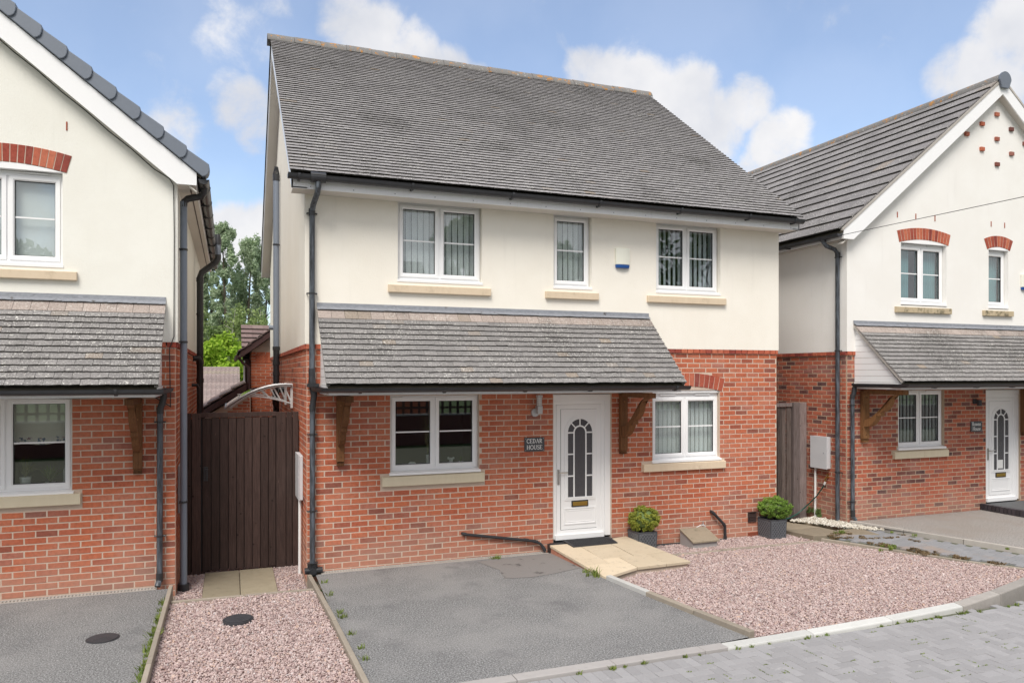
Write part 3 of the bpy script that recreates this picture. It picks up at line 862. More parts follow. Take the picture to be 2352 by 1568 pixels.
def porch(house, x0, x1, out, open_side, zb=2.30, zt=3.44, budget=300, clad_side=True, view_only=None, brackets=(), gut_to=None):
    """lean-to tiled porch roof along the front wall (y=0)"""
    ze = 2.415
    S = np.array([0, out, zt - ze - .02]); Ls = np.linalg.norm(S); rows = int(Ls / .1) + 1
    mb = MB(); mb.hexa([(x0 + .02, -out + .02, ze - .035), (x1 - .02, -out + .02, ze - .035), (x1 - .02, -.005, zt - .06), (x0 + .02, -.005, zt - .06),
                        (x0 + .02, -out + .02, ze - .012), (x1 - .02, -out + .02, ze - .012), (x1 - .02, -.005, zt - .032), (x0 + .02, -.005, zt - .032)])
    PR = mb.build('porch_roof', 'moss_bed', house)
    tiles(PR, 'porch_tile', (x0, -out, ze), (1, 0, 0), S, x1 - x0, 12, (Ls - .225) / 12, .168, .0195, 'porch_tile', budget=budget, keep=view_only)
    # top course of paler half tiles and the lead apron
    n = int((x1 - x0) / .168)
    for i in range(n):
        a = x0 + i * (x1 - x0) / n; c = a + (x1 - x0) / n * .5
        if view_only and not view_only(0, 0, np.array([c, -.1, zt - .1])): continue
        t0 = S * ((Ls - .235) / Ls) + np.array([0, -out, ze]); t1 = S * ((Ls - .06) / Ls) + np.array([0, -out, ze]); nn = np.cross((1, 0, 0), S); nn /= np.linalg.norm(nn)
        w = (x1 - x0) / n * .5 - .002
        q = [t0 + nn * .012, t1 + nn * .012]; mb = MB()
        mb.hexa([(c - w, *q[0][1:]), (c + w, *q[0][1:]), (c + w, *q[1][1:]), (c - w, *q[1][1:])] + [(c - w, *(q[0] + nn * .018)[1:]), (c + w, *(q[0] + nn * .018)[1:]), (c + w, *(q[1] + nn * .014)[1:]), (c - w, *(q[1] + nn * .014)[1:])])
        mb.build('top_tile', 'top_tile', PR)
    mb = MB(); m = 40
    for i in range(m):
        a, b = x0 + .0 + (x1 - x0 - .0) * i / m, x0 + (x1 - x0) * (i + 1) / m; r = lambda: random.uniform(-.006, .006)
        if view_only and not view_only(0, 0, np.array([a, -.1, zt])): continue
        mb.add([(a, -.095, zt - .042 + r() * .6), (b, -.095, zt - .042 + r() * .6), (b, -.034, zt - .004), (a, -.034, zt - .004), (b, -.026 + r() * .3, zt + .045), (a, -.026 + r() * .3, zt + .045), (b, -.019, zt + .046), (a, -.019, zt + .046)], [(0, 1, 2, 3), (3, 2, 4, 5), (5, 4, 6, 7)])
    mb.build('lead_flashing', 'lead', PR)
    # fascia, side fascia, soffit
    yb = -out + .09
    mb = MB(); mb.box(x0 + .035, x1 - .035, yb - .018, yb, zb, ze - .004); mb.build('fascia', 'upvc_dirty', PR)
    mb = MB(); mb.box(x0 + .04, x1 - .04, yb + .002, -.004, zb + .004, zb + .014); mb.build('soffit', 'soffit', PR)
    for side, xs, s in (('l', x0 + .035, 1), ('r', x1 - .035, -1)):
        mb = MB(); mb.box(min(xs, xs + s * .018), max(xs, xs + s * .018), yb + .001, -.003, zb, ze - .004); mb.build('fascia', 'upvc', PR)
        # white board cladding in the triangle, board by board
        z = ze + .002; kx = 0
        while z < zt - .12:
            y_of = lambda zz: -out + (zz - ze + .05) / (zt - ze) * out + .05
            za, zb_ = z, min(z + .098, zt - .08); mb = MB(); xa = xs + s * .012
            q = [(y_of(za), za), (-.004, za), (-.004, zb_), (min(y_of(zb_), -.01), zb_)]
            mb.prism([(xa, y, zz) for y, zz in q], [(xa + s * .012, y, zz) for y, zz in q]); mb.build('cladding_board', 'upvc', PR); z += .102; kx += 1
        # verge edge: mortar bedding under the tiles
        mb = MB(); nn = np.cross((1, 0, 0), S); nn /= np.linalg.norm(nn); a = np.array([0, -out, ze]) + S * .01; b = np.array([0, -out, ze]) + S * .985; xa, xb = sorted((xs - s * .03, xs + s * .01))
        mb.hexa([(xa, *(a - nn * .03)[1:]), (xb, *(a - nn * .03)[1:]), (xb, *(b - nn * .03)[1:]), (xa, *(b - nn * .03)[1:]), (xa, *(a + nn * .01)[1:]), (xb, *(a + nn * .01)[1:]), (xb, *(b + nn * .01)[1:]), (xa, *(b + nn * .01)[1:])]); mb.build('verge_mortar', 'drain_rim', PR)
    # gutter along the front, returning along the side to the downpipe
    gy = -out + .012; gz = 2.385
    if open_side == 'l': pts = [(x0 - .035, -.07, gz), (x0 - .035, gy, gz), (x1 + .055, gy, gz)]
    elif open_side == 'r': pts = [(x0 - .055, gy, gz), (x1 + .035, gy, gz), (x1 + .035, -.07, gz)]
    else: pts = [(x0 - .055, gy, gz), (x1 + .055, gy, gz)]
    gutter(PR, pts, brackets=[(bx, gy, gz, 0, 1, 0) for bx in brackets])
    return PR


# ------------------------------------------------------------------ lettering for the slate signs (strokes with serifs)
def glyph(ch):
    """list of (polyline, width) in a unit-height box, advance"""
    def arc(cx, cy, rx, ry, a0, a1, n=14): return [(cx + rx * math.cos(math.radians(a0 + (a1 - a0) * i / n)), cy + ry * math.sin(math.radians(a0 + (a1 - a0) * i / n))) for i in range(n + 1)]
    T, t, f = .15, .07, .055
    sf = lambda x, y, w=.2: ([(x - w / 2, y), (x + w / 2, y)], f)
    G = {
        'C': ([(arc(.42, .5, .36, .45, 50, 310), T * .9), ([(.66, .66), (.66, .92)], t), ([(.66, .1), (.66, .26)], t)], .80),
        'E': ([([(.16, .03), (.16, .97)], T), ([(.05, .97), (.56, .97)], t), ([(.05, .03), (.6, .03)], t), ([(.16, .5), (.45, .5)], t), ([(.57, .97), (.57, .78)], t), ([(.6, .03), (.6, .24)], t)], .70),
        'D': ([([(.16, .03), (.16, .97)], T), (arc(.2, .5, .48, .46, 90, -90), T * .8), ([(.05, .97), (.25, .97)], t), ([(.05, .03), (.25, .03)], t)], .80),
        'A': ([([(.12, .03), (.40, .97)], t), ([(.40, .97), (.70, .03)], T), ([(.22, .35), (.58, .35)], t), sf(.12, .03), sf(.70, .03)], .84),
        'R': ([([(.16, .03), (.16, .97)], T), (arc(.25, .73, .29, .235, 95, -95), T * .8), ([(.05, .97), (.28, .97)], t), ([(.3, .48), (.62, .05)], T * .9), sf(.16, .03), sf(.68, .03, .14)], .78),
        'H': ([([(.16, .03), (.16, .97)], T), ([(.66, .03), (.66, .97)], T), ([(.16, .5), (.66, .5)], t), sf(.16, .03, .24), sf(.16, .97, .24), sf(.66, .03, .24), sf(.66, .97, .24)], .86),
        'O': ([(arc(.44, .5, .36, .46, 0, 360, 24), T * .85)], .90),
        'U': ([([(.16, .97), (.16, .35)] + arc(.4, .32, .24, .28, 180, 360) + [(.64, .97)], T * .75), sf(.16, .97, .26), sf(.64, .97, .22)], .82),
        'S': ([(arc(.34, .72, .22, .22, 40, 270, 12) + arc(.34, .27, .24, .24, 90, -140, 12), T * .8), ([(.54, .78), (.54, .95)], t), ([(.11, .06), (.11, .22)], t)], .66),
        'o': ([(arc(.28, .31, .22, .29, 0, 360, 20), T * .75)], .58),
        'w': ([([(.08, .6), (.24, .04), (.40, .56), (.56, .04), (.72, .6)], T * .65), sf(.08, .6, .16), sf(.40, .6, .14), sf(.72, .6, .14)], .80),
        'a': ([(arc(.25, .2, .16, .18, 0, 360, 16), T * .65), ([(.12, .52), (.28, .6), (.42, .5), (.42, .1), (.5, .03)], T * .7)], .54),
        'n': ([([(.14, .03), (.14, .6)], T * .8), ([(.14, .45), (.3, .6), (.46, .5), (.46, .03)], T * .75), sf(.14, .03, .2), sf(.46, .03, .2)], .62),
        'u': ([([(.12, .6), (.12, .16), (.26, .03), (.44, .16)], T * .75), ([(.46, .6), (.46, .03)], T * .8), sf(.52, .03, .12)], .62),
        's': ([(arc(.22, .46, .14, .13, 40, 270, 10) + arc(.22, .17, .15, .15, 90, -140, 10), T * .65)], .44),
        'e': ([(arc(.27, .31, .2, .28, 0, 310, 18), T * .7), ([(.07, .32), (.46, .32)], t)], .52),
    }
    return G[ch]


def sign(fr, u0, u1, z0, z1, lines, label, h, mat, cap):
    t = thing('house_sign', label, 'house sign', tuple(fr.p((u0 + u1) / 2, 0, z0)), 'slate house name signs')
    mb = MB(); fr.box(mb, u0, u1, .003, .014, z0, z1); mb.build('plate', mat, t, bevel=.002)
    for txt, zl in lines:
        wd = sum(glyph(c)[1] for c in txt) * h; x = (u0 + u1) / 2 - wd / 2
        for c in txt:
            strokes, adv = glyph(c); mb = MB(); ns = 0
            for pl, w in strokes:
                w = w * h
                for (ax, az), (bx, bz) in zip(pl[:-1], pl[1:]):
                    dx, dz = (bx - ax) * h, (bz - az) * h; L = math.hypot(dx, dz) + 1e-9; nx, nz = -dz / L * w / 2, dx / L * w / 2; e = .0015
                    q = [(x + ax * h + nx - dx / L * e, zl + az * h + nz - dz / L * e), (x + ax * h - nx - dx / L * e, zl + az * h - nz - dz / L * e), (x + bx * h - nx + dx / L * e, zl + bz * h - nz + dz / L * e), (x + bx * h + nx + dx / L * e, zl + bz * h + nz + dz / L * e)]
                    ns += 1; fr.poly(mb, q, .0135, .0150 + .00006 * (ns % 9))
            mb.build('letter', 'white_paint', t); x += adv * h
    mb = MB()
    for uu in (u0 + .018, u1 - .018):
        for zz in (z0 + .018, z1 - .018): mb.tube([fr.p(uu, .013, zz), fr.p(uu, .018, zz)], .006, 8)
    mb.build('screws', 'steel', t)
    return t


# ------------------------------------------------------------------ foliage
def leaf_cloud(centres, radii, n, size, mat, name, parent, flat=.5, hollow=.55, aspect=.62, squash=(1, 1, 1)):
    """n leaf quads spread through a set of clump ellipsoids"""
    centres = np.asarray(centres, float); radii = np.asarray(radii, float); pr = radii ** 2; pr = pr / pr.sum()
    idx = rng.choice(len(centres), n, p=pr); d = rng.normal(size=(n, 3)); d /= np.linalg.norm(d, axis=1, keepdims=True)
    r = radii[idx] * (hollow + (1 - hollow) * rng.random(n) ** .6) * rng.uniform(.75, 1.08, n)
    P = centres[idx] + d * r[:, None] * np.array(squash)
    nn = d + rng.normal(size=(n, 3)) * flat; nn /= np.linalg.norm(nn, axis=1, keepdims=True)
    a = np.cross(nn, rng.normal(size=(n, 3))); a /= np.linalg.norm(a, axis=1, keepdims=True); b = np.cross(nn, a)
    s = size * rng.uniform(.6, 1.25, n)[:, None]
    V = np.stack([P - a * s, P - b * s * aspect, P + a * s, P + b * s * aspect], 1).reshape(-1, 3) - base_loc(parent)
    Q = np.arange(4 * n).reshape(n, 4)
    return link(name, np_mesh(name, V, Q, mat), parent)


def tree(name, label, x, y, z, h, kind, leaf, nleaf, lsize, group=None, r0=.3, crown=None, bark='bark', lean=0.0):
    t = thing(name, label, 'tree', (x, y, z), group)
    mb = MB(); top = np.array([x + lean * h, y, z + h * .96]); b0 = np.array([x, y, z])
    tr = [b0 + (top - b0) * f + np.array([math.sin(f * 7 + x) * .12, math.cos(f * 5 + x) * .12, 0]) * (f > .05) for f in np.linspace(0, 1, 9)]
    mb.tube(tr, [r0 * (1 - .93 * f) for f in np.linspace(0, 1, 9)], 8)
    cs, rs = [], []
    if kind == 'poplar':
        for i in range(84):
            f = .14 + .85 * (i + .5) / 84; wid = .72 * crown * math.sin(math.pi * min(1, (f - .06) / .96)) ** .65 * random.uniform(.45, 1.0); a = i * 2.4 + random.random(); p = b0 + (top - b0) * f; q = p + np.array([math.cos(a) * wid, math.sin(a) * wid, wid * 1.5])
            if i % 2 == 0: mb.tube([p, (p + q) / 2 + np.array([0, 0, -.1]), q], [r0 * .28 * (1 - f * .7), r0 * .16 * (1 - f * .6), .02], 5)
            cs.append(q); rs.append(random.uniform(.4, .8) * crown * .33)
    elif kind == 'round':
        for i in range(40):
            a = random.random() * 6.283; v = random.uniform(-.75, 1); rr = crown * math.sqrt(max(.05, 1 - v * v)) * random.uniform(.45, 1.0); c = b0 + np.array([math.cos(a) * rr, math.sin(a) * rr, h - crown * 1.05 + v * crown * .95])
            p = b0 + (top - b0) * random.uniform(.3, .75)
            if i % 2 == 0: mb.tube([p, (p + c) / 2 + np.array([0, 0, .2]), c], [r0 * .35, r0 * .2, .02], 5)
            cs.append(c); rs.append(random.uniform(.2, .36) * crown)
    elif kind == 'birch':
        for i in range(60):
            f = random.uniform(.28, 1.0); wid = crown * (1.15 - f) * random.uniform(.3, 1.15); a = random.random() * 6.283; p = b0 + (top - b0) * f; q = p + np.array([math.cos(a) * wid, math.sin(a) * wid, wid * .5])
            if i % 2 == 0: mb.tube([p, q], [r0 * .3 * (1.1 - f), .02], 5)
            for s_ in range(3): cs.append(q - np.array([0, 0, s_ * .55 + random.random() * .3])); rs.append(random.uniform(.3, .55) * crown * .45)
    mb.build('trunk', bark, t, True)
    leaf_cloud(cs, rs, nleaf, lsize, leaf, 'crown', t, flat=.9, hollow=.1, squash=(.85, .85, 1.6) if kind == 'poplar' else (1, 1, 1))
    return t


def gravel(name, poly, density, size, zf, mat, label=None):
    P = np.array(poly, float); lo, hi = P.min(0), P.max(0); n = int(density * (hi - lo).prod()); pts = rng.uniform(lo, hi, (n, 2)); ins = np.zeros(n, bool); j = len(P) - 1
    for i in range(len(P)):
        xi, yi, xj, yj = *P[i], *P[j]; ins ^= ((yi > pts[:, 1]) != (yj > pts[:, 1])) & (pts[:, 0] < (xj - xi) * (pts[:, 1] - yi) / (yj - yi + 1e-12) + xi); j = i
    pts = pts[ins]; n = len(pts)
    g = (1 + 5 ** .5) / 2; I = np.array([(-1, g, 0), (1, g, 0), (-1, -g, 0), (1, -g, 0), (0, -1, g), (0, 1, g), (0, -1, -g), (0, 1, -g), (g, 0, -1), (g, 0, 1), (-g, 0, -1), (-g, 0, 1)]) / 1.9
    F = np.array([(0, 11, 5), (0, 5, 1), (0, 1, 7), (0, 7, 10), (0, 10, 11), (1, 5, 9), (5, 11, 4), (11, 10, 2), (10, 7, 6), (7, 1, 8), (3, 9, 4), (3, 4, 2), (3, 2, 6), (3, 6, 8), (3, 8, 9), (4, 9, 5), (2, 4, 11), (6, 2, 10), (8, 6, 7), (9, 8, 1)])
    sc = size * rng.lognormal(0, .28, n)[:, None] * np.stack([rng.uniform(.8, 1.35, n), rng.uniform(.6, 1.0, n), rng.uniform(.45, .85, n)], 1)
    V = I[None] * sc[:, None, :] * rng.uniform(.78, 1.18, (n, 12, 1))
    q = rng.normal(size=(n, 4)) * np.array([1, .35, .35, 1]); q /= np.linalg.norm(q, axis=1, keepdims=True); w, x, y, z = q.T
    R = np.stack([1 - 2 * (y * y + z * z), 2 * (x * y - z * w), 2 * (x * z + y * w), 2 * (x * y + z * w), 1 - 2 * (x * x + z * z), 2 * (y * z - x * w), 2 * (x * z - y * w), 2 * (y * z + x * w), 1 - 2 * (x * x + y * y)], 1).reshape(n, 3, 3)
    V = np.einsum('nij,nkj->nki', R, V)
    zz = np.array([zf(a, b) for a, b in pts]) + rng.uniform(-.010, .012, n)
    V += np.concatenate([pts, zz[:, None]], 1)[:, None, :]
    Q = (F[None] + (np.arange(n) * 12)[:, None, None]).reshape(-1, 3)
    return tag(link(name, np_mesh(name, V.reshape(-1, 3), Q, mat), None, 'stuff'), label)


def tufts(name, spots, mat, label, h=.06, blades=26, spread=.05, lean=.8, width=.006):
    V, Q = [], []
    for (x, y, z, s) in spots:
        for _ in range(blades):
            a = random.random() * 6.283; r = random.random() ** .6 * spread * s; px, py = x + math.cos(a) * r, y + math.sin(a) * r; hh = h * s * random.uniform(.4, 1.1); l = random.uniform(.1, lean) * hh; b = random.random() * 6.283; w = width * random.uniform(.6, 1.4)
            dx, dy = math.cos(b) * l, math.sin(b) * l; ox, oy = -math.sin(b) * w, math.cos(b) * w; i = len(V)
            V += [(px - ox, py - oy, z - .01), (px + ox, py + oy, z - .01), (px + dx * .6 + ox * .8, py + dy * .6 + oy * .8, z + hh * .7), (px + dx + ox * .1, py + dy + oy * .1, z + hh)]; Q.append((i, i + 1, i + 2, i + 3))
    return tag(link(name, np_mesh(name, np.array(V), np.array(Q), mat), None, 'stuff'), label)

# ================================================================== GROUND
def sheet(name, poly, z, mat, kind='structure', label=None, parent=None):
    mb = MB(); zz = z if callable(z) else (lambda p: z); mb.add([(x, y, zz((x, y))) for x, y in poly], [tuple(range(len(poly)))])
    return mb.build(name, mat, parent, kind=kind, label=label)


V, F = [], []
ys = [-400, -60, -24, 12, 13, 18, 30, 60, 900]; zz = [-.09, -.09, -.09, -.30, -1.2, -2.2, -2.6, -2.4, 2.0]
for a, b in zip(ys, zz): V += [(-900, a, b), (900, a, b)]
for i in range(len(ys) - 1): F.append((2 * i, 2 * i + 1, 2 * i + 3, 2 * i + 2))
tag(link('ground', np_mesh('ground', V, F, 'grass')), 'grassy ground under and behind the houses', kind='structure')

sheet('driveway', [(.10, -.13), (3.50, -.13), (3.50, -1.6), (3.80, -3.93), (3.45, -3.96), (-.2, -3.99), (.10, -3.9)], 0, 'asphalt', label='grey asphalt driveway in front of the middle house')
sheet('asphalt_patch', [(2.22, -.235), (3.36, -.16), (3.40, -1.02), (2.93, -1.17), (2.62, -1.22), (2.29, -1.15), (2.36, -.75)], .004, 'asphalt_patch', label='smooth darker repair patch in the driveway')
sheet('driveway', [(-9, -.14), (-1.60, -.14), (-1.60, -4.0), (-9, -4.0)], 0, 'asphalt', label='grey asphalt driveway in front of the left house')
sheet('driveway', [(8.93, -.02), (16.5, -.02), (16.5, -5.2), (10.72, -5.2), (9.735, -2.5), (8.96, -.30)], .035, 'asphalt_tan', label='worn asphalt driveway in front of the right house')
road = sheet('road', [(-60, -4.05), (60, -4.05), (60, -15.5), (-60, -15.5)], -.030, 'joint_sand', label='grey block paved road')

# edge strips, kerbs and edgings
es = link('edging_strip', None) if False else thing('edging_strip', 'flush grey concrete edging between driveway and block paving', None); es['kind'] = 'structure'
x = -2.4
while x < 3.40:
    mb = MB(); b = min(x + .93, 3.44); mb.box(x + .003, b - .003, -4.095, -3.965, -.12, .006 + random.uniform(-.002, .002)); mb.build('edging_stone', 'strip_grey', es, bevel=.006); x += .93
kb = thing('kerb', 'low concrete kerb in front of the pink gravel', None); kb['kind'] = 'structure'
path = [(3.42, -4.045, .012), (4.43, -4.05, .022), (5.48, -4.03, .03), (6.54, -3.985, .045), (7.25, -3.88, .075), (7.95, -3.73, .10), (8.7, -3.52, .115), (9.5, -3.24, .12)]
for i, (p, q) in enumerate(zip(path[:-1], path[1:])):
    d = np.array(q) - np.array(p); d[2] = 0; d /= np.linalg.norm(d); s = np.array([-d[1], d[0], 0]) * .062; g = d * .004; P_, Q_ = np.array(p) + g, np.array(q) - g
    mb = MB(); f = lambda v, sg, z: (v + s * sg)[:2].tolist() + [z]
    mb.hexa([f(P_, -1, -.15), f(Q_, -1, -.15), f(Q_, 1, -.15), f(P_, 1, -.15), f(P_, -.9, P_[2] - .012), f(Q_, -.9, Q_[2] - .012), f(Q_, 1, Q_[2]), f(P_, 1, P_[2])])
    mb.build('kerb_stone', 'kerb_white' if i < 3 else 'kerb_grey', kb, label='pale newer kerb stone' if i < 3 else None, bevel=.014)


def edging(label, pts, w, ztop, zbot, mats, L=.91):
    t = thing('edging', label, None); t['kind'] = 'structure'
    pts = [np.array(p, float) for p in pts]; total = sum(np.linalg.norm(b - a) for a, b in zip(pts[:-1], pts[1:])); n = max(1, round(total / L))

    def at(s):
        for a, b in zip(pts[:-1], pts[1:]):
            l = np.linalg.norm(b - a)
            if s <= l + 1e-6: return a + (b - a) * s / l, (b - a) / l
            s -= l
        return pts[-1], (pts[-1] - pts[-2]) / np.linalg.norm(pts[-1] - pts[-2])
    for i in range(n):
        a, d = at(total * i / n + .004); b, _ = at(total * (i + 1) / n - .004); s = np.array([-d[1], d[0]]) * w / 2; zt = ztop + random.uniform(-.004, .004)
        mb = MB(); mb.slab([tuple(a - s), tuple(b - s), tuple(b + s), tuple(a + s)], zbot, zt); mb.build('edging_stone', mats[min(i, len(mats) - 1)], t, bevel=.007)
    return t


edging('narrow concrete edging between left driveway and pink gravel', [(-1.575, -4.5), (-1.570, -.26)], .045, .075, -.2, ['edging'])
edging('narrow concrete edging between pink gravel and middle driveway', [(.010, -.25), (.075, -2.0), (.125, -4.0)], .05, .045, -.2, ['edging'])
edging('thin concrete edging across the gravel in front of the gate slabs', [(-1.54, -.735), (.01, -.80)], .045, .012, -.2, ['edging'])
edging('concrete edging between middle driveway and front gravel', [(3.49, -1.62), (3.575, -2.26), (3.80, -3.75), (3.835, -3.93)], .075, .05, -.15, ['kerb_white', 'edging'], .72)
edging('flat concrete strip through the gravel near the right window', [(4.95, -.70), (7.62, -.74)], .07, -.030, -.15, ['edging'])
edging('concrete edging between front gravel and block paved side path', [(7.66, -.76), (8.75, -3.16), (9.0, -3.42)], .05, .012, -.15, ['edging'])
edging('pale concrete kerb between side path and right driveway', [(8.955, -.05), (9.70, -2.5), (10.6, -5.1)], .05, .062, -.1, ['drain_rim'])

# block paving of the road: herringbone with a row of headers along the edge
blocks = []
Z0 = -.022
xx = -2.4
while xx < 9.0:
    yk = -4.105 if xx < 6.4 else -4.105 + (xx - 6.4) * .12
    if xx < 3.35: blocks.append((xx + .05, -4.205, .1, .2)); xx += .1
    else: break
for r_ in range(-70, 0):
    for c_ in range(-30, 125):
        d_ = (c_ - r_) % 4; X, Y = c_ * .1, -4.10 + r_ * .1
        if d_ == 0: bx = (X + .1, Y + .05, .2, .1)
        elif d_ == 3: bx = (X + .05, Y + .1, .1, .2)
        else: continue
        lim = -4.302 if bx[0] < 3.40 else (-4.108 if bx[0] < 6.3 else -4.07 + (bx[0] - 6.3) * .22)
        lo, top = bx[1] - bx[3] / 2, min(bx[1] + bx[3] / 2, lim)
        if top - lo < .035: continue
        blocks.append((bx[0], (lo + top) / 2, bx[2], round(top - lo, 3)))
for bx in [(6.9 + i * .1 + j, 0, 0, 0) for i in [] for j in []]: pass


def block_mesh(lx, ly, v, mat):
    c = .0035; r = random.Random(v); j = lambda: r.uniform(-.0015, .0015); w, h = lx / 2 - .0015, ly / 2 - .0015
    lo = [(-w, -h, -.06), (w, -h, -.06), (w, h, -.06), (-w, h, -.06)]; mid = [(a + j() * .5, b + j() * .5, -.003) for a, b, _ in lo]; top = [((abs(a) - c) * (1 if a > 0 else -1), (abs(b) - c) * (1 if b > 0 else -1), j()) for a, b, _ in lo]
    return np.array(lo + mid + top), np.array([(0, 1, 5, 4), (1, 2, 6, 5), (2, 3, 7, 6), (3, 0, 4, 7), (4, 5, 9, 8), (5, 6, 10, 9), (6, 7, 11, 10), (7, 4, 8, 11), (8, 9, 10, 11)])


def lay_blocks(parent, blocks, z, mat, budget=300, rot=0.0, name='paving_block'):
    sc = []
    for b in blocks:
        p = np.array([b[0], b[1], z]); s, x, y = px_size(p, 1); sc.append(-s if (0 < x < 1 and 0 < y < .667) else 0)
    order = np.argsort(sc, kind='stable'); single = set(int(i) for i in order[:budget] if sc[int(i)] < 0); cache = {}; Vs, Fs, o = [], [], 0
    for i, b in enumerate(blocks):
        v = random.randrange(6); key = (b[2], b[3], v); zj = z + random.gauss(0, .0010); tx, ty = random.gauss(0, .0025), random.gauss(0, .0025); V, F = block_mesh(b[2], b[3], v, mat)
        if i in single:
            if key not in cache: cache[key] = np_mesh(name, V, F, mat)
            o_ = link(name, cache[key], parent); o_.location = (b[0], b[1], zj); o_.rotation_euler = (tx, ty, rot)
        else:
            ca, sa = math.cos(rot), math.sin(rot); V = np.stack([V[:, 0] * ca - V[:, 1] * sa, V[:, 0] * sa + V[:, 1] * ca, V[:, 2] + V[:, 0] * ty - V[:, 1] * tx], 1)
            Vs.append(V + np.array([b[0], b[1], zj])); Fs.append(F + o); o += len(V)
    if Vs: link(name, np_mesh(name, np.concatenate(Vs), np.concatenate(Fs), mat), parent, 'stuff')


lay_blocks(road, blocks, Z0, 'block')

# side path between middle and right house
sp = sheet('side_path', [(7.66, -.80), (8.93, -.05), (8.96, -.30), (9.70, -2.5), (10.6, -5.1), (9.6, -5.1), (9.02, -3.42), (8.77, -3.16)], -.02, 'joint_sand', label='blue grey block paved side path with weeds')
pb = []; ang = math.atan2(-2.45, .745) + math.pi / 2; ca, sa = math.cos(ang), math.sin(ang)
for r_ in range(0, 52):
    for c_ in range(-14, 10):
        lx = c_ * .2 + (r_ % 2) * .1; ly = -.15 - r_ * .1; X, Y = 8.93 + lx * ca - ly * sa, -.12 + lx * sa + ly * ca
        right = 8.90 + (-.12 - Y) * .318 - .16; leftb = 7.80 + max(0, (-.78 - Y)) * .455 + .12
        if leftb < X < right and Y < -.72 - (8.9 - X) * .0 and Y > -5: pb.append((X, Y, .2, .1))
        elif X < right and X > 8.15 and -.72 <= Y < -.30 - (8.93 - X) * .4: pb.append((X, Y, .2, .1))
lay_blocks(sp, pb, .006, 'block_blue', 300, ang)
slab = thing('gate_slab', 'weathered concrete slab in front of the grey side gate', None); slab['kind'] = 'structure'
mb = MB(); zf = lambda p: .015 - max(p[1] + .3, 0) * .075
for poly in ([(7.575, -.02), (8.32, -.02), (8.32, .94), (7.575, .94)], [(7.655, -.60), (8.32, -.72), (8.32, -.026), (7.580, -.026)], [(8.326, -.38), (8.80, -.42), (8.70, -.9), (8.326, -.72)]):
    mb = MB(); mb.slab(poly, -.25, zf); mb.build('concrete_slab', 'slab_concrete', slab, bevel=.008)

# gravel beds
zg = lambda x, y: -.062 - .0155 * min(y, 0) - max(0, 1 - abs(y + 3.9) * 3) * .01
sheet('gravel_bed', [(3.50, -1.62), (3.84, -3.96), (6.55, -3.95), (9.05, -3.42), (7.62, -.62), (7.58, .0), (4.60, 0), (4.86, -1.33)], lambda p: zg(*p) - .018, 'gravel_bed', label='bed under the front gravel')
front = [(3.545, -1.66), (3.86, -3.93), (4.43, -3.985), (5.48, -3.965), (6.54, -3.92), (7.25, -3.82), (7.95, -3.67), (8.7, -3.46), (8.98, -3.36), (7.64, -.775), (4.92, -.735), (4.90, -1.36), (4.05, -1.42)]
gravel('gravel', front, 6200, .0093, zg, 'gravel_pink', 'pink gravel of the front bed beside the driveway')
gravel('gravel', [(4.66, -.01), (4.88, -.665), (7.60, -.70), (7.57, -.01)], 6000, .0093, lambda x, y: zg(x, y) - .004, 'gravel_pink', 'pink gravel strip along the brick wall under the window')
sheet('gravel_bed', [(-1.55, -.76), (.10, -.80), (.14, -4.0), (.14, -4.6), (-1.55, -4.6)], -.03, 'gravel_bed', label='bed under the left gravel')
gravel('gravel', [(-1.545, -.77), (.0, -.835), (.045, -2.0), (.095, -4.0), (.10, -4.4), (-1.55, -4.4)], 6200, .0093, lambda x, y: -.008 - .01 * math.sin(x * 3), 'gravel_pink', 'pink gravel between the two left driveways')
sheet('alley_bed', [(-1.52, -.70), (0, -.76), (0, 8.7), (-1.52, 8.7)], -.17, 'gravel_bed', label='gravel bed of the side alley')
gravel('gravel', [(-1.545, -.70), (-1.245, -.70), (-1.235, 1.0), (-1.53, 1.0)], 5500, .0098, lambda x, y: -.15, 'gravel_pink', 'dark pink gravel left of the gate slabs')
gravel('gravel', [(-.36, -.73), (-.03, -.76), (-.005, 1.0), (-.36, 1.0)], 5500, .0098, lambda x, y: -.15, 'gravel_pink', 'dark pink gravel right of the gate slabs')
gravel('gravel', [(8.26, .62), (8.90, .75), (8.91, -.06), (9.02, -.72), (8.74, -.55), (8.42, -.10)], 2500, .0165, lambda x, y: .022 - max(y, 0) * .05, 'gravel_cream', 'cream gravel along the foot of the right house wall')
gs = thing('gate_path', 'two riven stone slabs in front of the dark gate', None); gs['kind'] = 'structure'
for a, b in ((-1.235, -.803), (-.797, -.365)):
    mb = MB(); mb.slab([(a, -.64 if False else -.705), (b, -.72), (b, .97), (a, .97)], -.2, -.125); mb.build('paving_slab', 'slab_gate', gs, bevel=.008)

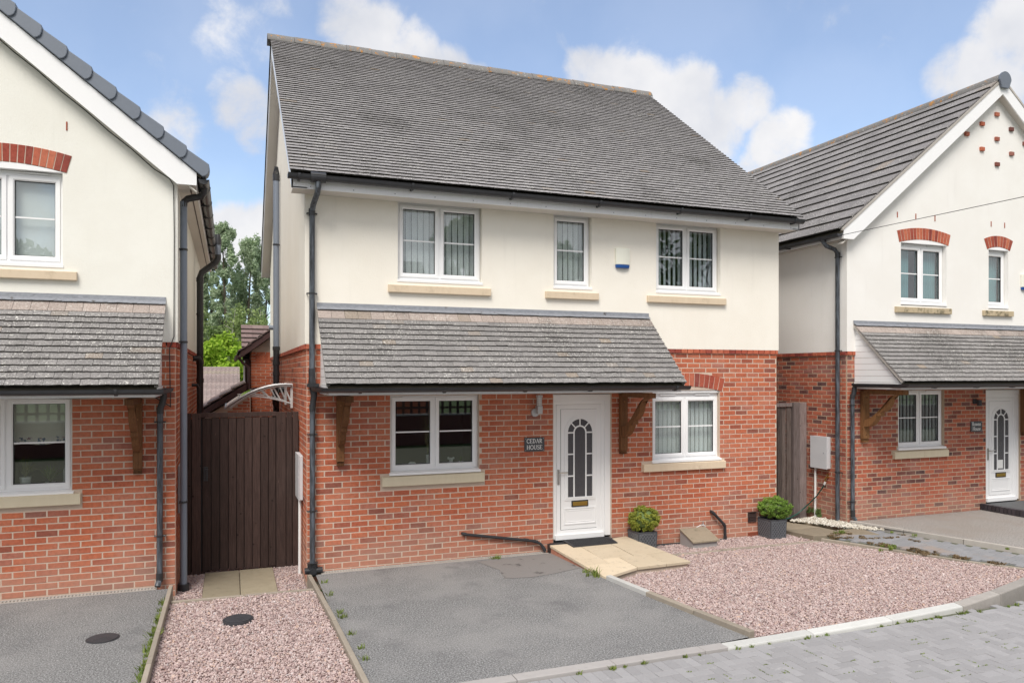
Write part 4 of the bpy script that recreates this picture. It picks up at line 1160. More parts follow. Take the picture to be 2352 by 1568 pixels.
# ramp of buff slabs to the door
ramp = thing('ramp', 'buff stone slab ramp up to the front door', None); ramp['kind'] = 'structure'
rz = lambda p: .125 + p[1] * .062
R_ = [[(3.345, -.13), (3.74, -.14), (3.755, -.62), (3.375, -.62)], [(3.745, -.14), (4.21, -.15), (4.235, -.50), (3.755, -.50)], [(4.215, -.10), (4.64, -.02), (4.70, -.42), (4.235, -.42)],
      [(3.377, -.625), (3.755, -.625), (3.77, -1.12), (3.41, -1.12)], [(3.757, -.505), (4.235, -.505), (4.25, -.93), (3.765, -.93)], [(4.237, -.425), (4.70, -.425), (4.785, -.90), (4.255, -.90)],
      [(3.412, -1.125), (3.77, -1.125), (3.77, -.935), (4.02, -.935), (4.04, -1.385), (3.455, -1.62)], [(4.022, -.935), (4.252, -.935), (4.252, -.905), (4.46, -.905), (4.49, -1.37), (4.045, -1.383)], [(4.465, -.905), (4.787, -.905), (4.875, -1.355), (4.495, -1.368)]]
for poly in R_:
    j = random.uniform(-.003, .003); cx = sum(p[0] for p in poly) / len(poly); cy = sum(p[1] for p in poly) / len(poly); q = [(cx + (x - cx) * .993, cy + (y - cy) * .993) for x, y in poly]
    mb = MB(); mb.slab(q, lambda p: rz(p) - .04, lambda p: rz(p) + j); mb.build('paving_slab', 'ramp_slab', ramp, bevel=.005)
mb = MB(); mb.slab([(3.36, -.14), (4.6, -.14), (4.84, -1.33), (4.04, -1.36), (3.468, -1.585)], -.12, lambda p: rz(p) - .043); mb.build('ramp_core', 'mortar', ramp)
for i in range(7):
    a, b = i / 7 + .006, (i + 1) / 7 - .006; P_, Q_ = np.array([3.352, -.15]), np.array([3.452, -1.56])
    p, q = P_ + (Q_ - P_) * a, P_ + (Q_ - P_) * b
    mb = MB(); mb.slab([tuple(p), tuple(q), (q[0] + .09, q[1]), (p[0] + .09, p[1])], -.02, lambda v: rz(v) - .048); mb.build('brick', 'brick', ramp)


def drain(label, x0, x1, y0=-.135, y1=-.012, z=.0):
    t = thing('channel_drain', label, 'drain', ((x0 + x1) / 2, (y0 + y1) / 2, z), 'channel drains along the walls')
    mb = MB(); mb.box(x0, x1, y0, y0 + .028, -.1, z + .006); mb.box(x0, x1, y1 - .02, y1, -.1, z + .006); mb.box(x0, x1, y0 + .028, y1 - .02, -.1, z - .03); mb.build('channel', 'drain_rim', t)
    mb = MB(); x = x0 + .01
    while x < x1 - .02: mb.box(x, x + .018, y0 + .028, y1 - .02, z - .022, z + .002); x += .036
    mb.build('grate_bars', 'drain_rim', t, kind='stuff'); return t


drain('slotted concrete channel drain at the foot of the middle house wall', .17, 3.33)
drain('slotted concrete channel drain at the foot of the left house wall', -6.0, -1.74)


def cover(label, x, y, z, r):
    t = thing('manhole_cover', label, 'manhole cover', (x, y, z), 'round inspection covers')
    mb = MB(); mb.tube([(x, y, z - .05), (x, y, z + .012)], r, 40); mb.build('rim', 'iron_cover', t)
    mb = MB(); mb.tube([(x, y, z + .012), (x, y, z + .019)], r * .90, 40)
    for i in range(1, 4): mb.tube([(x, y, z + .0185), (x, y, z + .019 + .0016 * i)], r * (.85 - i * .2), 32)
    mb.build('lid', 'iron_cover', t); return t


cover('round black inspection cover sitting in the pink gravel', -.842, -1.69, .018, .150)
cover('round dark inspection cover set flush in the left driveway', -2.07, -1.755, -.009, .148)

# ================================================================== MIDDLE HOUSE
W = 7.45
house = thing('house', 'detached middle house with cream render over red brick and long tiled porch', 'house', (0, 0, 0))
FRN = Frame((0, 0, 0), (1, 0, 0), (0, -1, 0)); FLS = Frame((0, 0, 0), (0, 1, 0), (-1, 0, 0)); FRS = Frame((W, 0, 0), (0, 1, 0), (1, 0, 0))
DEP = 8.7
gw1 = (1.085, 2.328, 1.20, 2.26); gw2 = (5.115, 6.335, 1.215, 2.24); dr = (3.46, 4.405, -.2, 2.26)
holes = [gw1, gw2, dr, (gw2[0], gw2[1], 2.2, 2.30)]
grid_wall(FRN, .0035, W - .0035, -.3, 2.90, -.0035, .10, holes).build('brick_wall', 'mortar', house)
ah, intr = arch(house, FRN, (gw2[0] + gw2[1]) / 2, .655, 2.275, .085, .205, 15, 'arch_brick')
bl = brick_list(FRN, 0, W, -.13, 2.865, [gw1, gw2, dr, ah, (.955, 2.41, 1.045, 1.20), (4.925, 6.425, 1.062, 1.20), (gw2[0], gw2[1], 2.2, 2.33)])
sb = brick_list(FLS, .02, DEP, -.13, 2.865, [], 1)
grid_wall(FLS, .11, DEP, -.3, 2.90, -.0035, .10, []).build('brick_wall', 'mortar', house)
grid_wall(FRS, .11, DEP, -.3, 2.90, -.0035, .10, []).build('brick_wall', 'mortar', house)
lay_bricks(house, bl + sb + brick_list(FRS, .02, DEP, -.13, 2.865, [], 1), 'brick')
# bullnose header course under the render
cap = [(FRN, a + .005, min(a + .1125, W + .012) - .005, 2.872, 2.933) for a in np.arange(-.012, W, .1125)] + [(FLS, a + .005, a + .1075, 2.872, 2.933) for a in np.arange(.0, DEP, .1125)]
lay_bricks(house, cap, 'arch_brick', 'cap_brick', 120, .024)
# render
uw1, uw2, uw3 = (1.18, 2.367, 3.80, 4.90), (3.455, 4.068, 3.80, 4.90), (5.165, 6.335, 3.80, 4.90)
grid_wall(FRN, -.022, W + .022, 2.936, 4.95, .020, .12, [uw1, uw2, uw3]).build('render_wall', 'render_cream', house)
RE, RR, RY = 5.03, 8.60, 4.30          # eave height, ridge height, ridge y
slope = (RR - RE) / (RY + .38)
for xw, d in ((0, -1), (W, 1)):
    mb = MB(); poly = [(-.018, 2.936), (DEP + .02, 2.936), (DEP + .02, 5.1), (RY, RR - .12), (-.018, 5.16)]; xa, xb = sorted((xw + d * .021, xw - d * .08))
    mb.prism([(xa, y, z) for y, z in poly], [(xb, y, z) for y, z in poly]); mb.build('render_gable', 'render_cream', house)
mb = MB(); mb.box(.1, W - .1, DEP - .1, DEP, -.3, 5.0); mb.build('rear_wall', 'render_cream', house)
mb = MB(); mb.box(.12, W - .12, .14, DEP - .12, 2.60, 2.70); mb.box(.12, W - .12, .14, DEP - .12, -.1, .12); mb.box(.12, W - .12, 3.0, 3.1, .12, 5.0); mb.box(3.0, 3.1, .14, 3.0, .12, 5.0); mb.box(4.95, 5.03, .14, 3.0, .12, 5.0); mb.box(.12, W - .12, .14, DEP - .12, 4.96, 5.02); mb.build('interior', 'room_wall', house)
window(house, FRN, 1.192, 2.357, 3.838, 4.860, head=.045)
window(house, FRN, 3.468, 4.056, 3.838, 4.860, sashes=1, head=.045)
window(house, FRN, 5.178, 6.322, 3.838, 4.860, head=.045)
window(house, FRN, 1.087, 2.326, 1.248, 2.262, vents=True)
w = window(house, FRN, 5.118, 6.332, 1.245, 2.205, head=.05)
mb = MB(); xs = np.linspace(5.118, 6.332, 13); FRN.poly(mb, [(5.118, 2.257)] + [(6.332, 2.257)] + [(x_, intr(x_) - .006) for x_ in xs[::-1]], -.10, -.02); mb.build('arch_infill', 'upvc', w)
for a, b in ((1.046, 2.486), (3.318, 4.166), (4.997, 6.415)): stone_sill(house, FRN, a, b, 3.638, 3.752, proud=.07)
stone_sill(house, FRN, .966, 2.398, 1.055, 1.196, 'stone_sill_pale'); stone_sill(house, FRN, 4.934, 6.42, 1.066, 1.195)
door(house, FRN)

# roof
XL, XR = -.235, W + .175
mb = MB(); mb.hexa([(XL + .02, -.36, RE - .05), (XR - .02, -.36, RE - .05), (XR - .02, RY, RR - .06), (XL + .02, RY, RR - .06), (XL + .02, -.36, RE - .015), (XR - .02, -.36, RE - .015), (XR - .02, RY, RR - .012), (XL + .02, RY, RR - .012)])
mb.hexa([(XL, RY * 2 + .36, RE - .05), (XR, RY * 2 + .36, RE - .05), (XR, RY + .002, RR - .06), (XL, RY + .002, RR - .06), (XL, RY * 2 + .36, RE + .02), (XR, RY * 2 + .36, RE + .02), (XR, RY + .002, RR + .02), (XL, RY + .002, RR + .02)])
roof = mb.build('roof', 'moss_bed', house)
S = np.array([0, RY + .38, RR - RE]); Ls = np.linalg.norm(S)
tiles(roof, 'roof_tile', (XL, -.395, RE), (1, 0, 0), S, XR - XL, 59, Ls / 59.2, .1655, .0195, 'roof_tile', budget=300)
S2 = np.array([0, -(RY + .38), RR - RE]); tiles(roof, 'roof_tile', (XL, RY * 2 + .38, RE), (1, 0, 0), S2, XR - XL, 14, Ls / 14, .33, .02, 'roof_tile', budget=0)
n = 17; L_ = (XR - XL + .08) / n
for i in range(n):
    a = XL - .055 + i * L_; mb = MB(); m = 8; pr = [(RY - .15 + .30 * j / m, RR - .035 + .135 * math.sin(math.pi * j / m) ** .8) for j in range(m + 1)]; inn = [(y, z - .025) for y, z in pr[::-1]]
    e = .006 * (i % 2)
    mb.prism([(a + .003, y, z + e) for y, z in pr + inn], [(a + L_ - .003, y, z + e) for y, z in pr + inn]); mb.build('ridge_tile', 'ridge_tile', roof, True)
# barge boards (left verge visible), soffits, fascia
for xs, s in ((XL + .02, 1), (XR - .02, -1)):
    for y0_, z0_, y1_, z1_ in ((-.345, RE - .035, RY, RR - .075), (RY * 2 + .345, RE - .035, RY, RR - .075)):
        xa, xb = sorted((xs, xs + s * .02)); mb = MB(); y0x = y0_
        mb.prism([(xa, y0_, z0_ - .15), (xa, y0_, z0_), (xa, y1_, z1_), (xa, y1_, z1_ - .20)], [(xb, y0_, z0_ - .15), (xb, y0_, z0_), (xb, y1_, z1_), (xb, y1_, z1_ - .20)]); mb.build('bargeboard', 'upvc', roof)
        xw = 0 if s > 0 else W; xa, xb = sorted((xs + s * .022, xw - s * .022)); mb = MB()
        mb.prism([(xa, y0_, z0_ - .145), (xa, y0_, z0_ - .13), (xa, y1_, z1_ - .175), (xa, y1_, z1_ - .19)], [(xb, y0_, z0_ - .145), (xb, y0_, z0_ - .13), (xb, y1_, z1_ - .175), (xb, y1_, z1_ - .19)]); mb.build('verge_soffit', 'soffit', roof)
mb = MB(); mb.box(XL + .022, XR - .022, -.345, -.325, 4.845, RE - .02); f_ = mb.build('fascia', 'upvc_dirty', roof)
mb = MB(); 
for i in range(15): mb.tube([(XL + .25 + i * .53, -.345, 4.875), (XL + .25 + i * .53, -.349, 4.875)], .008, 8)
mb.build('nails', 'grey_paint', roof)
mb = MB(); mb.box(XL + .042, XR - .042, -.323, -.022, 4.850, 4.862); mb.build('soffit', 'soffit', roof)
gutter(roof, [(-.262, -.425, 4.993), (7.60, -.425, 4.988)], r=.06, brackets=[(x_, -.425, 4.99, 0, 1, 0) for x_ in (-.13, 1.28, 2.66, 3.98, 5.32, 6.55, 7.42)])
mb = MB(); mb.tube([(.10 - .09, -.425, 4.978), (.10 + .09, -.425, 4.978)], .064, 14); mb.build('gutter_union', 'gutter', roof, True)

PR = porch(house, .125, 5.03, 1.02, 'l', zt=3.425, brackets=(.52, 1.55, 2.62, 3.55, 4.86))
gallows(house, .372, .472, 'oak'); gallows(house, 4.527, 4.643, 'oak')
# downpipes
pipe(house, [(.10, -.425, 4.95), (.10, -.425, 4.86), (.097, -.36, 4.80), (.07, -.14, 4.70), (.062, -.075, 4.63), (.060, -.072, 2.52)], .036, [(.06, -.072, z, 0, 1) for z in (4.60, 3.58)], collars=[(.060, -.072, 4.66, .060, -.072, 4.57), (.06, -.072, 2.62, .06, -.072, 2.52)])
mb = MB(); mb.tube([(.06, -.09, 2.52), (.06, -.09, 2.42), (.075, -.09, 2.36), (.085, -.085, 2.28), (.075, -.07, 2.20), (.068, -.068, 2.12)], [.040, .05, .046, .040, .038, .038], 12); mb.box(.0, .14, -.16, -.03, 2.385, 2.43); mb.build('hopper', 'pipe_black', house, True)
pipe(house, [(.066, -.068, 2.16), (.066, -.068, .12)], .034, [(.066, -.068, z, 0, 1) for z in (1.78, .80)], collars=[(.066, -.068, 2.16, .066, -.068, 2.08)])
mb = MB(); mb.tube([(.066, -.075, -.02), (.066, -.075, .06), (.066, -.075, .135), (.066, -.075, .145)], [.062, .064, .064, .072], 14); mb.tube([(-.03, -.085, .045), (.19, -.085, .045)], .042, 12); mb.tube([(.066, -.06, .045), (.066, -.165, .045)], .044, 12); mb.tube([(.066, -.166, .045), (.066, -.168, .045)], .036, 12); mb.build('gully', 'pipe_black', house, True)
# soil stack on the left wall
sx, sy = -.095, 4.95
pipe(house, [(sx, sy, 3.02), (sx, sy, 6.22)], .056, [(sx, sy, 5.0, 1, 0)], 'soil_pipe', 'pipe_grey')
pipe(house, [(sx, sy, -.2), (sx, sy, 3.04)], .058, (), 'soil_pipe', 'pipe_black', collars=[(sx, sy, z, sx, sy, z + .07) for z in (3.0, 2.72, 2.52, 2.05)])
mb = MB(); mb.tube([(sx, sy, 6.21), (sx, sy, 6.33)], .062, 12); mb.build('vent_cowl', 'pipe_black', house, True)
mb = MB()
for i in range(12): a = i * math.pi / 6; mb.tube([(sx + .056 * math.cos(a), sy + .056 * math.sin(a), 6.33), (sx + .030 * math.cos(a), sy + .030 * math.sin(a), 6.46)], .007, 4)
mb.tube([(sx, sy, 6.455), (sx, sy, 6.475)], .038, 10); mb.build('cowl_cage', 'pipe_black', house)
mb = MB(); mb.tube([(0, sy - .32, 2.30), (-.10, sy - .32, 2.30), (-.13, sy - .30, 2.24), (-.13, sy - .2, 2.02), (sx, sy - .04, 1.92)], .05, 10); mb.tube([(-.02, sy - 1.1, 2.28), (-.12, sy - 1.1, 2.28)], .058, 10); mb.build('soil_branch', 'pipe_black', house, True)
mb = MB(); mb.tube([(.01, 6.2, 3.50), (-.17, 6.2, 3.50)], .05, 10); mb.build('flue', 'pipe_grey', house, True)
# waste pipes, vents and grilles
pipe(house, [(2.085, .01, .35), (2.085, -.035, .35), (2.14, -.04, .338), (3.16, -.045, .168), (3.235, -.055, .125), (3.285, -.075, .06), (3.29, -.085, .03)], .021, (), 'waste_pipe', 'pipe_black', collars=[(2.085, -.03, .35, 2.13, -.04, .342), (2.98, -.045, .202, 3.05, -.045, .19), (3.13, -.047, .172, 3.19, -.05, .155), (3.26, -.065, .09, 3.295, -.085, .02)])
pipe(house, [(6.165, .01, .392), (6.165, -.05, .385), (6.19, -.058, .36), (6.365, -.06, .19), (6.39, -.06, .14), (6.395, -.06, -.05), (6.33, -.06, -.075), (5.02, -.05, -.055)], .023, (), 'waste_pipe', 'pipe_black', collars=[(6.16, -.045, .388, 6.20, -.058, .35), (6.36, -.06, .195, 6.39, -.06, .15), (6.395, -.06, .0, 6.395, -.06, -.09), (6.41, -.06, -.06, 6.30, -.06, -.07), (6.23, -.06, -.075, 6.12, -.058, -.075)])
mb = MB(); FRN.ring(mb, 6.872, 7.03, .175, .335, .016, -.01, .022, .004); FRN.box(mb, 6.885, 7.018, -.01, .006, .188, .322); FRN.box(mb, 6.89, 7.015, .006, .02, .245, .262); FRN.box(mb, 6.90, 7.0, .006, .014, .20, .238); mb.build('wall_vent', 'vent_brown', house)
mb = MB()
for i in range(5): FRN.box(mb, 6.87, 7.08, .001, .008, -.06 + i * .0135, -.052 + i * .0135)
mb.build('air_brick', 'terracotta', house)

# ================================================================== GABLE HOUSES (right house; the left one mirrors it)
def gable_house(h, x0, s, fr, fs, bmat, mmat, rmat, left):
    X = lambda u: x0 + s * u
    def bx(mb, u0, u1, *a):
        p, q = sorted((X(u0), X(u1))); return mb.box(p, q, *a)
    HW, D2 = 7.1, 8.0; AU = HW / 2
    if left: gw, uw, ow = (1.10, 2.42, 1.17, 2.29), [(1.19, 2.30, 3.80, 4.93)], None
    else: gw, uw, ow = (1.163, 2.270, 1.215, 2.26), [(1.20, 2.30, 3.76, 4.93), (3.375, 3.895, 3.76, 4.93)], (3.335, 4.255, -.2, 2.26)
    holes = [gw] + ([ow] if ow else [])
    grid_wall(fr, -0.0 + .0035, HW, -.3, 2.90, -.0035, .10, holes).build('brick_wall', mmat, h)
    grid_wall(fs, .11, D2, -.3, 2.90, -.0035, .10, []).build('brick_wall', mmat, h)
    sill = (gw[0] - .13, gw[1] + .065, 1.05, 1.20) if not left else (gw[0] - .10, gw[1] + .1, 1.04, 1.19)
    lim = 3.2 if left else HW
    lst = brick_list(fr, 0, lim, -.14, 2.865, holes + [sill]) + brick_list(fs, .02, D2, -.14, 2.865, [], 1)
    lay_bricks(h, lst, bmat)
    cap = [(fr, a + .005, a + .1075, 2.872, 2.933) for a in np.arange(-.012, lim, .1125)] + [(fs, a + .005, a + .1075, 2.872, 2.933) for a in np.arange(0, D2, .1125)]
    lay_bricks(h, cap, 'arch_brick', 'cap_brick', 90, .024)
    EZ, AZ = 4.95, 8.03; k_ = (AZ - EZ) / (AU + .31)       # tile surface eave and apex
    grid_wall(fr, -.022, HW + .022, 2.936, 4.98, .020, .12, uw).build('render_wall', rmat, h)
    mb = MB(); zt = lambda u: AZ - .17 - abs(u - AU) * k_
    fr.poly(mb, [(-.022, 4.98), (HW + .022, 4.98), (HW + .022, zt(HW)), (AU, zt(AU)), (-.022, zt(0))], -.10, .020); mb.build('render_gable', rmat, h)
    mb = MB(); a, b = sorted((X(-.021), X(.08))); mb.box(a, b, .0, D2, 2.936, 5.0); mb.build('render_wall', rmat, h)
    mb = MB(); bx(mb, HW - .1, HW, .11, D2, -.3, 5.0); bx(mb, .1, HW - .1, D2 - .1, D2, -.3, 5.0); mb.build('rear_wall', rmat, h)
    mb = MB(); bx(mb, .12, HW - .12, .14, D2 - .12, 2.60, 2.70); bx(mb, .12, HW - .12, .14, D2 - .12, -.1, .12); bx(mb, .12, HW - .12, 2.6, 2.7, .12, 5.0); bx(mb, 3.15, 3.2, .14, 2.6, .12, 5.0); bx(mb, .12, HW - .12, .14, D2 - .12, 4.96, 5.0); mb.build('interior', 'room_wall', h)
    # roof
    mb = MB(); yA, yB = -.17, D2 + .15
    for e in (-1, 1):
        ue, uo = AU + e * (AU + .29), AU
        mb.hexa([(X(ue), yA, EZ - .05), (X(uo), yA, AZ - .05), (X(uo), yB, AZ - .05), (X(ue), yB, EZ - .05), (X(ue), yA, EZ - .012), (X(uo), yA, AZ - .012), (X(uo), yB, AZ - .012), (X(ue), yB, EZ - .012)])
    rf = mb.build('roof', 'moss_bed', h)
    Sv = np.array([s * (AU + .31), 0, AZ - EZ]); Ln = np.linalg.norm(Sv)
    if left:
        tiles(rf, 'roof_tile', (X(-.31), -.13, EZ), (0, 1, 0), Sv, D2 + .3, 14, Ln / 14, .33, .022, 'roof_tile_big', False, 0)
    else:
        tiles(rf, 'roof_tile', (X(-.31), -.165, EZ), (0, 1, 0), Sv, D2 + .3, 14, Ln / 14.1, .30, .026, 'roof_tile_big', False, 300)
    tiles(rf, 'roof_tile', (X(HW + .31), -.13, EZ), (0, 1, 0), np.array([-Sv[0], 0, Sv[2]]), D2 + .3, 14, Ln / 14.1, .33, .022, 'roof_tile_big', False, 0)
    n_ = 19; L2 = (D2 + .36) / n_
    for i in range(n_):
        a = -.20 + i * L2; mb = MB(); m = 8; pr = [(X(AU) + .13 * math.cos(math.pi * j / m), AZ - .06 + .14 * math.sin(math.pi * j / m)) for j in range(m + 1)]; inn = [(X(AU), AZ - .07)]
        mb.prism([(x_, a + .002, z_) for x_, z_ in pr + inn], [(x_, a + L2 - .002, z_) for x_, z_ in pr + inn]); mb.build('ridge_tile', 'ridge_tile', rf, True)
    mb = MB(); m = 12; pr = [(X(AU) + .15 * math.cos(math.pi * (j / m)), AZ - .055 + .155 * math.sin(math.pi * j / m)) for j in range(m + 1)] + [(X(AU) - .09, AZ - .20), (X(AU) + .09, AZ - .20)]
    mb.prism([(x_, -.225, z_) for x_, z_ in pr], [(x_, -.19, z_) for x_, z_ in pr]); mb.build('ridge_end', 'verge_cap', rf)
    # barge boards, soffits
    for e in (-1, 1):
        ue = AU + e * (AU + .24); zl = lambda u, dz: AZ - .035 - abs(u - AU) * k_ + dz
        q = [(ue, 4.815), (ue - e * .215, 4.815), (AU, zl(AU, -.265)), (AU, zl(AU, -.01)), (ue, zl(ue, -.01))]
        mb = MB(); mb.prism([(X(u), -.172, z) for u, z in q], [(X(u), -.150, z) for u, z in q]); mb.build('bargeboard', 'upvc', rf)
        q = [(ue, zl(ue, -.235)), (AU, zl(AU, -.235)), (AU, zl(AU, -.22)), (ue, zl(ue, -.22))]
        mb = MB(); mb.prism([(X(u), -.148, z) for u, z in q], [(X(u), -.021, z) for u, z in q]); mb.build('verge_soffit', 'soffit', rf)
        wall_u = -.02 if e < 0 else HW + .02
        mb = MB(); a, b = sorted((ue, ue - e * .018)); bx(mb, a, b, -.149, D2, 4.82, EZ - .03); mb.build('fascia', 'upvc_dirty', rf)
        mb = MB(); a, b = sorted((ue - e * .02, wall_u)); bx(mb, a, b, -.149, D2, 4.82, 4.832); mb.build('soffit', 'soffit', rf)
        if e < 0: mb = MB(); bx(mb, ue + .07, ue + .085, -.1, D2, 4.817, 4.821); mb.build('soffit_vent', 'vent_brown', rf)
        mb = MB(); q = [(ue - .03, zl(ue - .03, -.006)), (AU, zl(AU, -.006)), (AU, zl(AU, .04)), (ue - .03 * 1, zl(ue - .03, .04))]
        if not left: mb.prism([(X(u), -.182, z) for u, z in q], [(X(u), -.13, z) for u, z in q]); mb.build('verge_mortar', 'drain_rim', rf)
    if left:
        th = math.atan(k_); ct, st_ = math.cos(th), math.sin(th)
        for i in range(17):
            t0 = .02 + i * .318; Lc = .345; out = [(.36, 0), (.36, .138), (.02, .165), (-.012, .135), (-.034, .10), (-.046, .062), (-.04, .028), (-.02, .0)]
            def pt(t, n_, y): return (X(-.31 + (t0 + t) * ct - n_ * st_), y, EZ - .03 + (t0 + t) * st_ + n_ * ct)
            mb = MB(); mb.prism([pt(t, n_ - .004, -.222 + .026 * (t + .05) / .4) for t, n_ in out], [pt(t, n_ - .004, -.03) for t, n_ in out]); mb.build('verge_cap', 'verge_cap', rf, bevel=.008)
    # gutter on the visible side
    gu = -.318
    gutter(rf, [(X(gu), -.165, EZ - .055), (X(gu), D2 - .3, EZ - .06)], r=.058, brackets=[(X(gu), y_, EZ - .057, s, 0, 0) for y_ in np.arange(.25, D2, .85)])
    # windows
    window(h, fr, gw[0], gw[1], gw[2] + .045, gw[3] - .002, vents=True)
    stone_sill(h, fr, sill[0] + .005, sill[1] - .005, 1.06 if not left else 1.045, sill[3] - .004, 'stone_sill_pale', split=(None if left else (gw[0] + gw[1]) / 2 + .02))
    for i, q in enumerate(uw):
        window(h, fr, q[0] + .01, q[1] - .01, 3.825, 4.835, sashes=2 if i == 0 else 1, head=.03)
        half = (q[1] - q[0]) / 2 + .045; rise = .075 if i == 0 else .062
        zs = 4.868
        _, it = arch(h, Frame(fr.o, fr.U, fr.N), (q[0] + q[1]) / 2, half, zs, rise, .205, 17 if i == 0 else 9, 'arch_brick')
        c = (q[0] + q[1]) / 2; xs = np.linspace(q[0] - .0, q[1] + .0, 11); mb = MB(); fr.poly(mb, [(q[0], 4.868), (q[1], 4.868)] + [(u_, it(u_) - .006) for u_ in xs[::-1]], -.06, .022); mb.build('arch_infill', 'upvc', h)
        stone_sill(h, fr, q[0] - .15 if i == 0 else q[0] - .17, q[1] + .08 if i == 0 else q[1] + .09, 3.63, 3.742, 'stone_sill_mossy' if not left else 'stone_sill', proud=.07)
    return rf


# the arches of the gable houses sit in the render, so they are set proud of it
_arch = arch
def arch(parent, fr, uc, half, zs, rise, height, n, mat, clip=None):
    f2 = Frame(fr.o + fr.N * .024, fr.U, fr.N); return _arch(parent, f2, uc, half, zs, rise, height, n, mat, clip)


XRH = 8.93
hr = thing('house', 'right gabled house with white render, protruding brick studs and timber porch bracket', 'house', (XRH, 0, 0))
FRR = Frame((XRH, 0, 0), (1, 0, 0), (0, -1, 0)); FSR = Frame((XRH, 0, 0), (0, 1, 0), (-1, 0, 0))
gable_house(hr, XRH, 1, FRR, FSR, 'brick_r', 'mortar_r', 'render_white', False)
door(hr, FRR, (12.275 - XRH) - 3.46, .17)
for u, z in ((12.505, 7.40), (12.116, 7.179), (11.723, 6.949), (12.889, 7.167), (12.507, 6.942), (12.116, 6.713), (13.262, 6.935), (12.897, 6.706), (12.512, 6.469)):
    mb = MB(); FRR.box(mb, u - XRH - .052, u - XRH + .052, -.01, .055, z - .035, z + .035); mb.build('brick_stud', 'brick_r', hr, bevel=.004)
for u in (10.046, 10.481, 10.943, 12.368, 12.727):
    mb = MB(); FRR.box(mb, u - XRH - .010, u - XRH + .010, 0, .026, 5.295, 5.395); mb.build('weep_vent', 'terracotta', hr)
porch(hr, XRH + .115, 13.95, 1.03, 'l', zt=3.42, brackets=(9.75, 10.7, 11.55, 12.4, 13.3), budget=300)
gallows(hr, 9.216, 9.356, 'oak_light', 1.385); gallows(hr, 13.17, 13.29, 'oak', 1.385)
pipe(hr, [(XRH - .318, .20, 4.88), (XRH - .318, .20, 4.80), (XRH - .27, .19, 4.745), (XRH - .11, .16, 4.69), (XRH - .062, .15, 4.62), (XRH - .060, .15, -.02)], .036, [(XRH - .06, .15, z, 1, 0) for z in (4.56, 2.95, .86)], collars=[(XRH - .061, .15, 4.64, XRH - .06, .15, 4.54), (XRH - .318, .20, 4.88, XRH - .318, .20, 4.80)])
mb = MB(); mb.tube([(XRH + .085, -.075, 2.33), (XRH + .085, -.075, 2.27), (XRH + .075, -.07, 2.21), (XRH + .062, -.062, 2.17)], .040, 10); mb.build('hopper', 'pipe_black', hr, True)
pipe(hr, [(XRH + .06, -.06, 2.18), (XRH + .065, -.06, .22), (XRH + .068, -.062, .13), (XRH + .105, -.09, .06)], .034, [(XRH + .06, -.06, z, 0, 1) for z in (2.02, .38)], collars=[(XRH + .06, -.06, 2.2, XRH + .06, -.06, 2.13), (XRH + .066, -.06, .24, XRH + .068, -.062, .13)])
mb = MB(); FSR.box(mb, .42, .64, .001, .008, -.05, .015); mb.build('air_brick', 'terracotta', hr)

XLH = -1.535
hl = thing('house', 'left gabled house with ivory render and grey capped roof verge', 'house', (XLH, 0, 0))
FRL = Frame((XLH, 0, 0), (-1, 0, 0), (0, -1, 0)); FSL = Frame((XLH, 0, 0), (0, 1, 0), (1, 0, 0))
gable_house(hl, XLH, -1, FRL, FSL, 'brick', 'mortar', 'render_ivory', True)
mb = MB(); FRL.box(mb, 1.14, 1.155, 0, .026, 5.36, 5.46); mb.build('weep_vent', 'terracotta', hl)
porch(hl, XLH - 3.2, XLH - .105, 1.03, 'r', zt=3.43, budget=300, brackets=(-2.05, -3.4), view_only=None)
gallows(hl, -1.995, -1.895, 'oak', 1.37)
mb = MB(); mb.tube([(-1.66, -.10, 2.34), (-1.66, -.10, 2.27), (-1.675, -.09, 2.20), (-1.70, -.08, 2.14), (-1.70, -.075, 2.08)], .040, 10); mb.build('hopper', 'pipe_black', hl, True)
pipe(hl, [(-1.70, -.075, 2.12), (-1.706, -.072, .17), (-1.708, -.074, .10), (-1.725, -.12, .03)], .034, [(-1.702, -.073, z, 0, 1) for z in (1.98, .62)], collars=[(-1.70, -.075, 2.16, -1.70, -.075, 2.08), (-1.706, -.072, .18, -1.708, -.074, .08)])
px_ = XLH + .075
pipe(hl, [(XLH + .318, .10, 4.88), (XLH + .318, .12, 4.80), (XLH + .29, .15, 4.76), (px_ + .05, .24, 4.735), (px_ + .008, .26, 4.70), (px_, .26, 4.63)], .042, (), 'downpipe', 'pipe_black')
pipe(hl, [(px_, .26, 4.70), (px_, .26, -.10)], .042, [(px_, .26, z, -1, 0) for z in (4.10, 2.95, .96)], 'downpipe', 'pipe_grey')
mb = MB(); mb.tube([(px_, .26, -.16), (px_, .26, -.06)], .068, 16); mb.build('gully', 'pipe_black', hl, True)
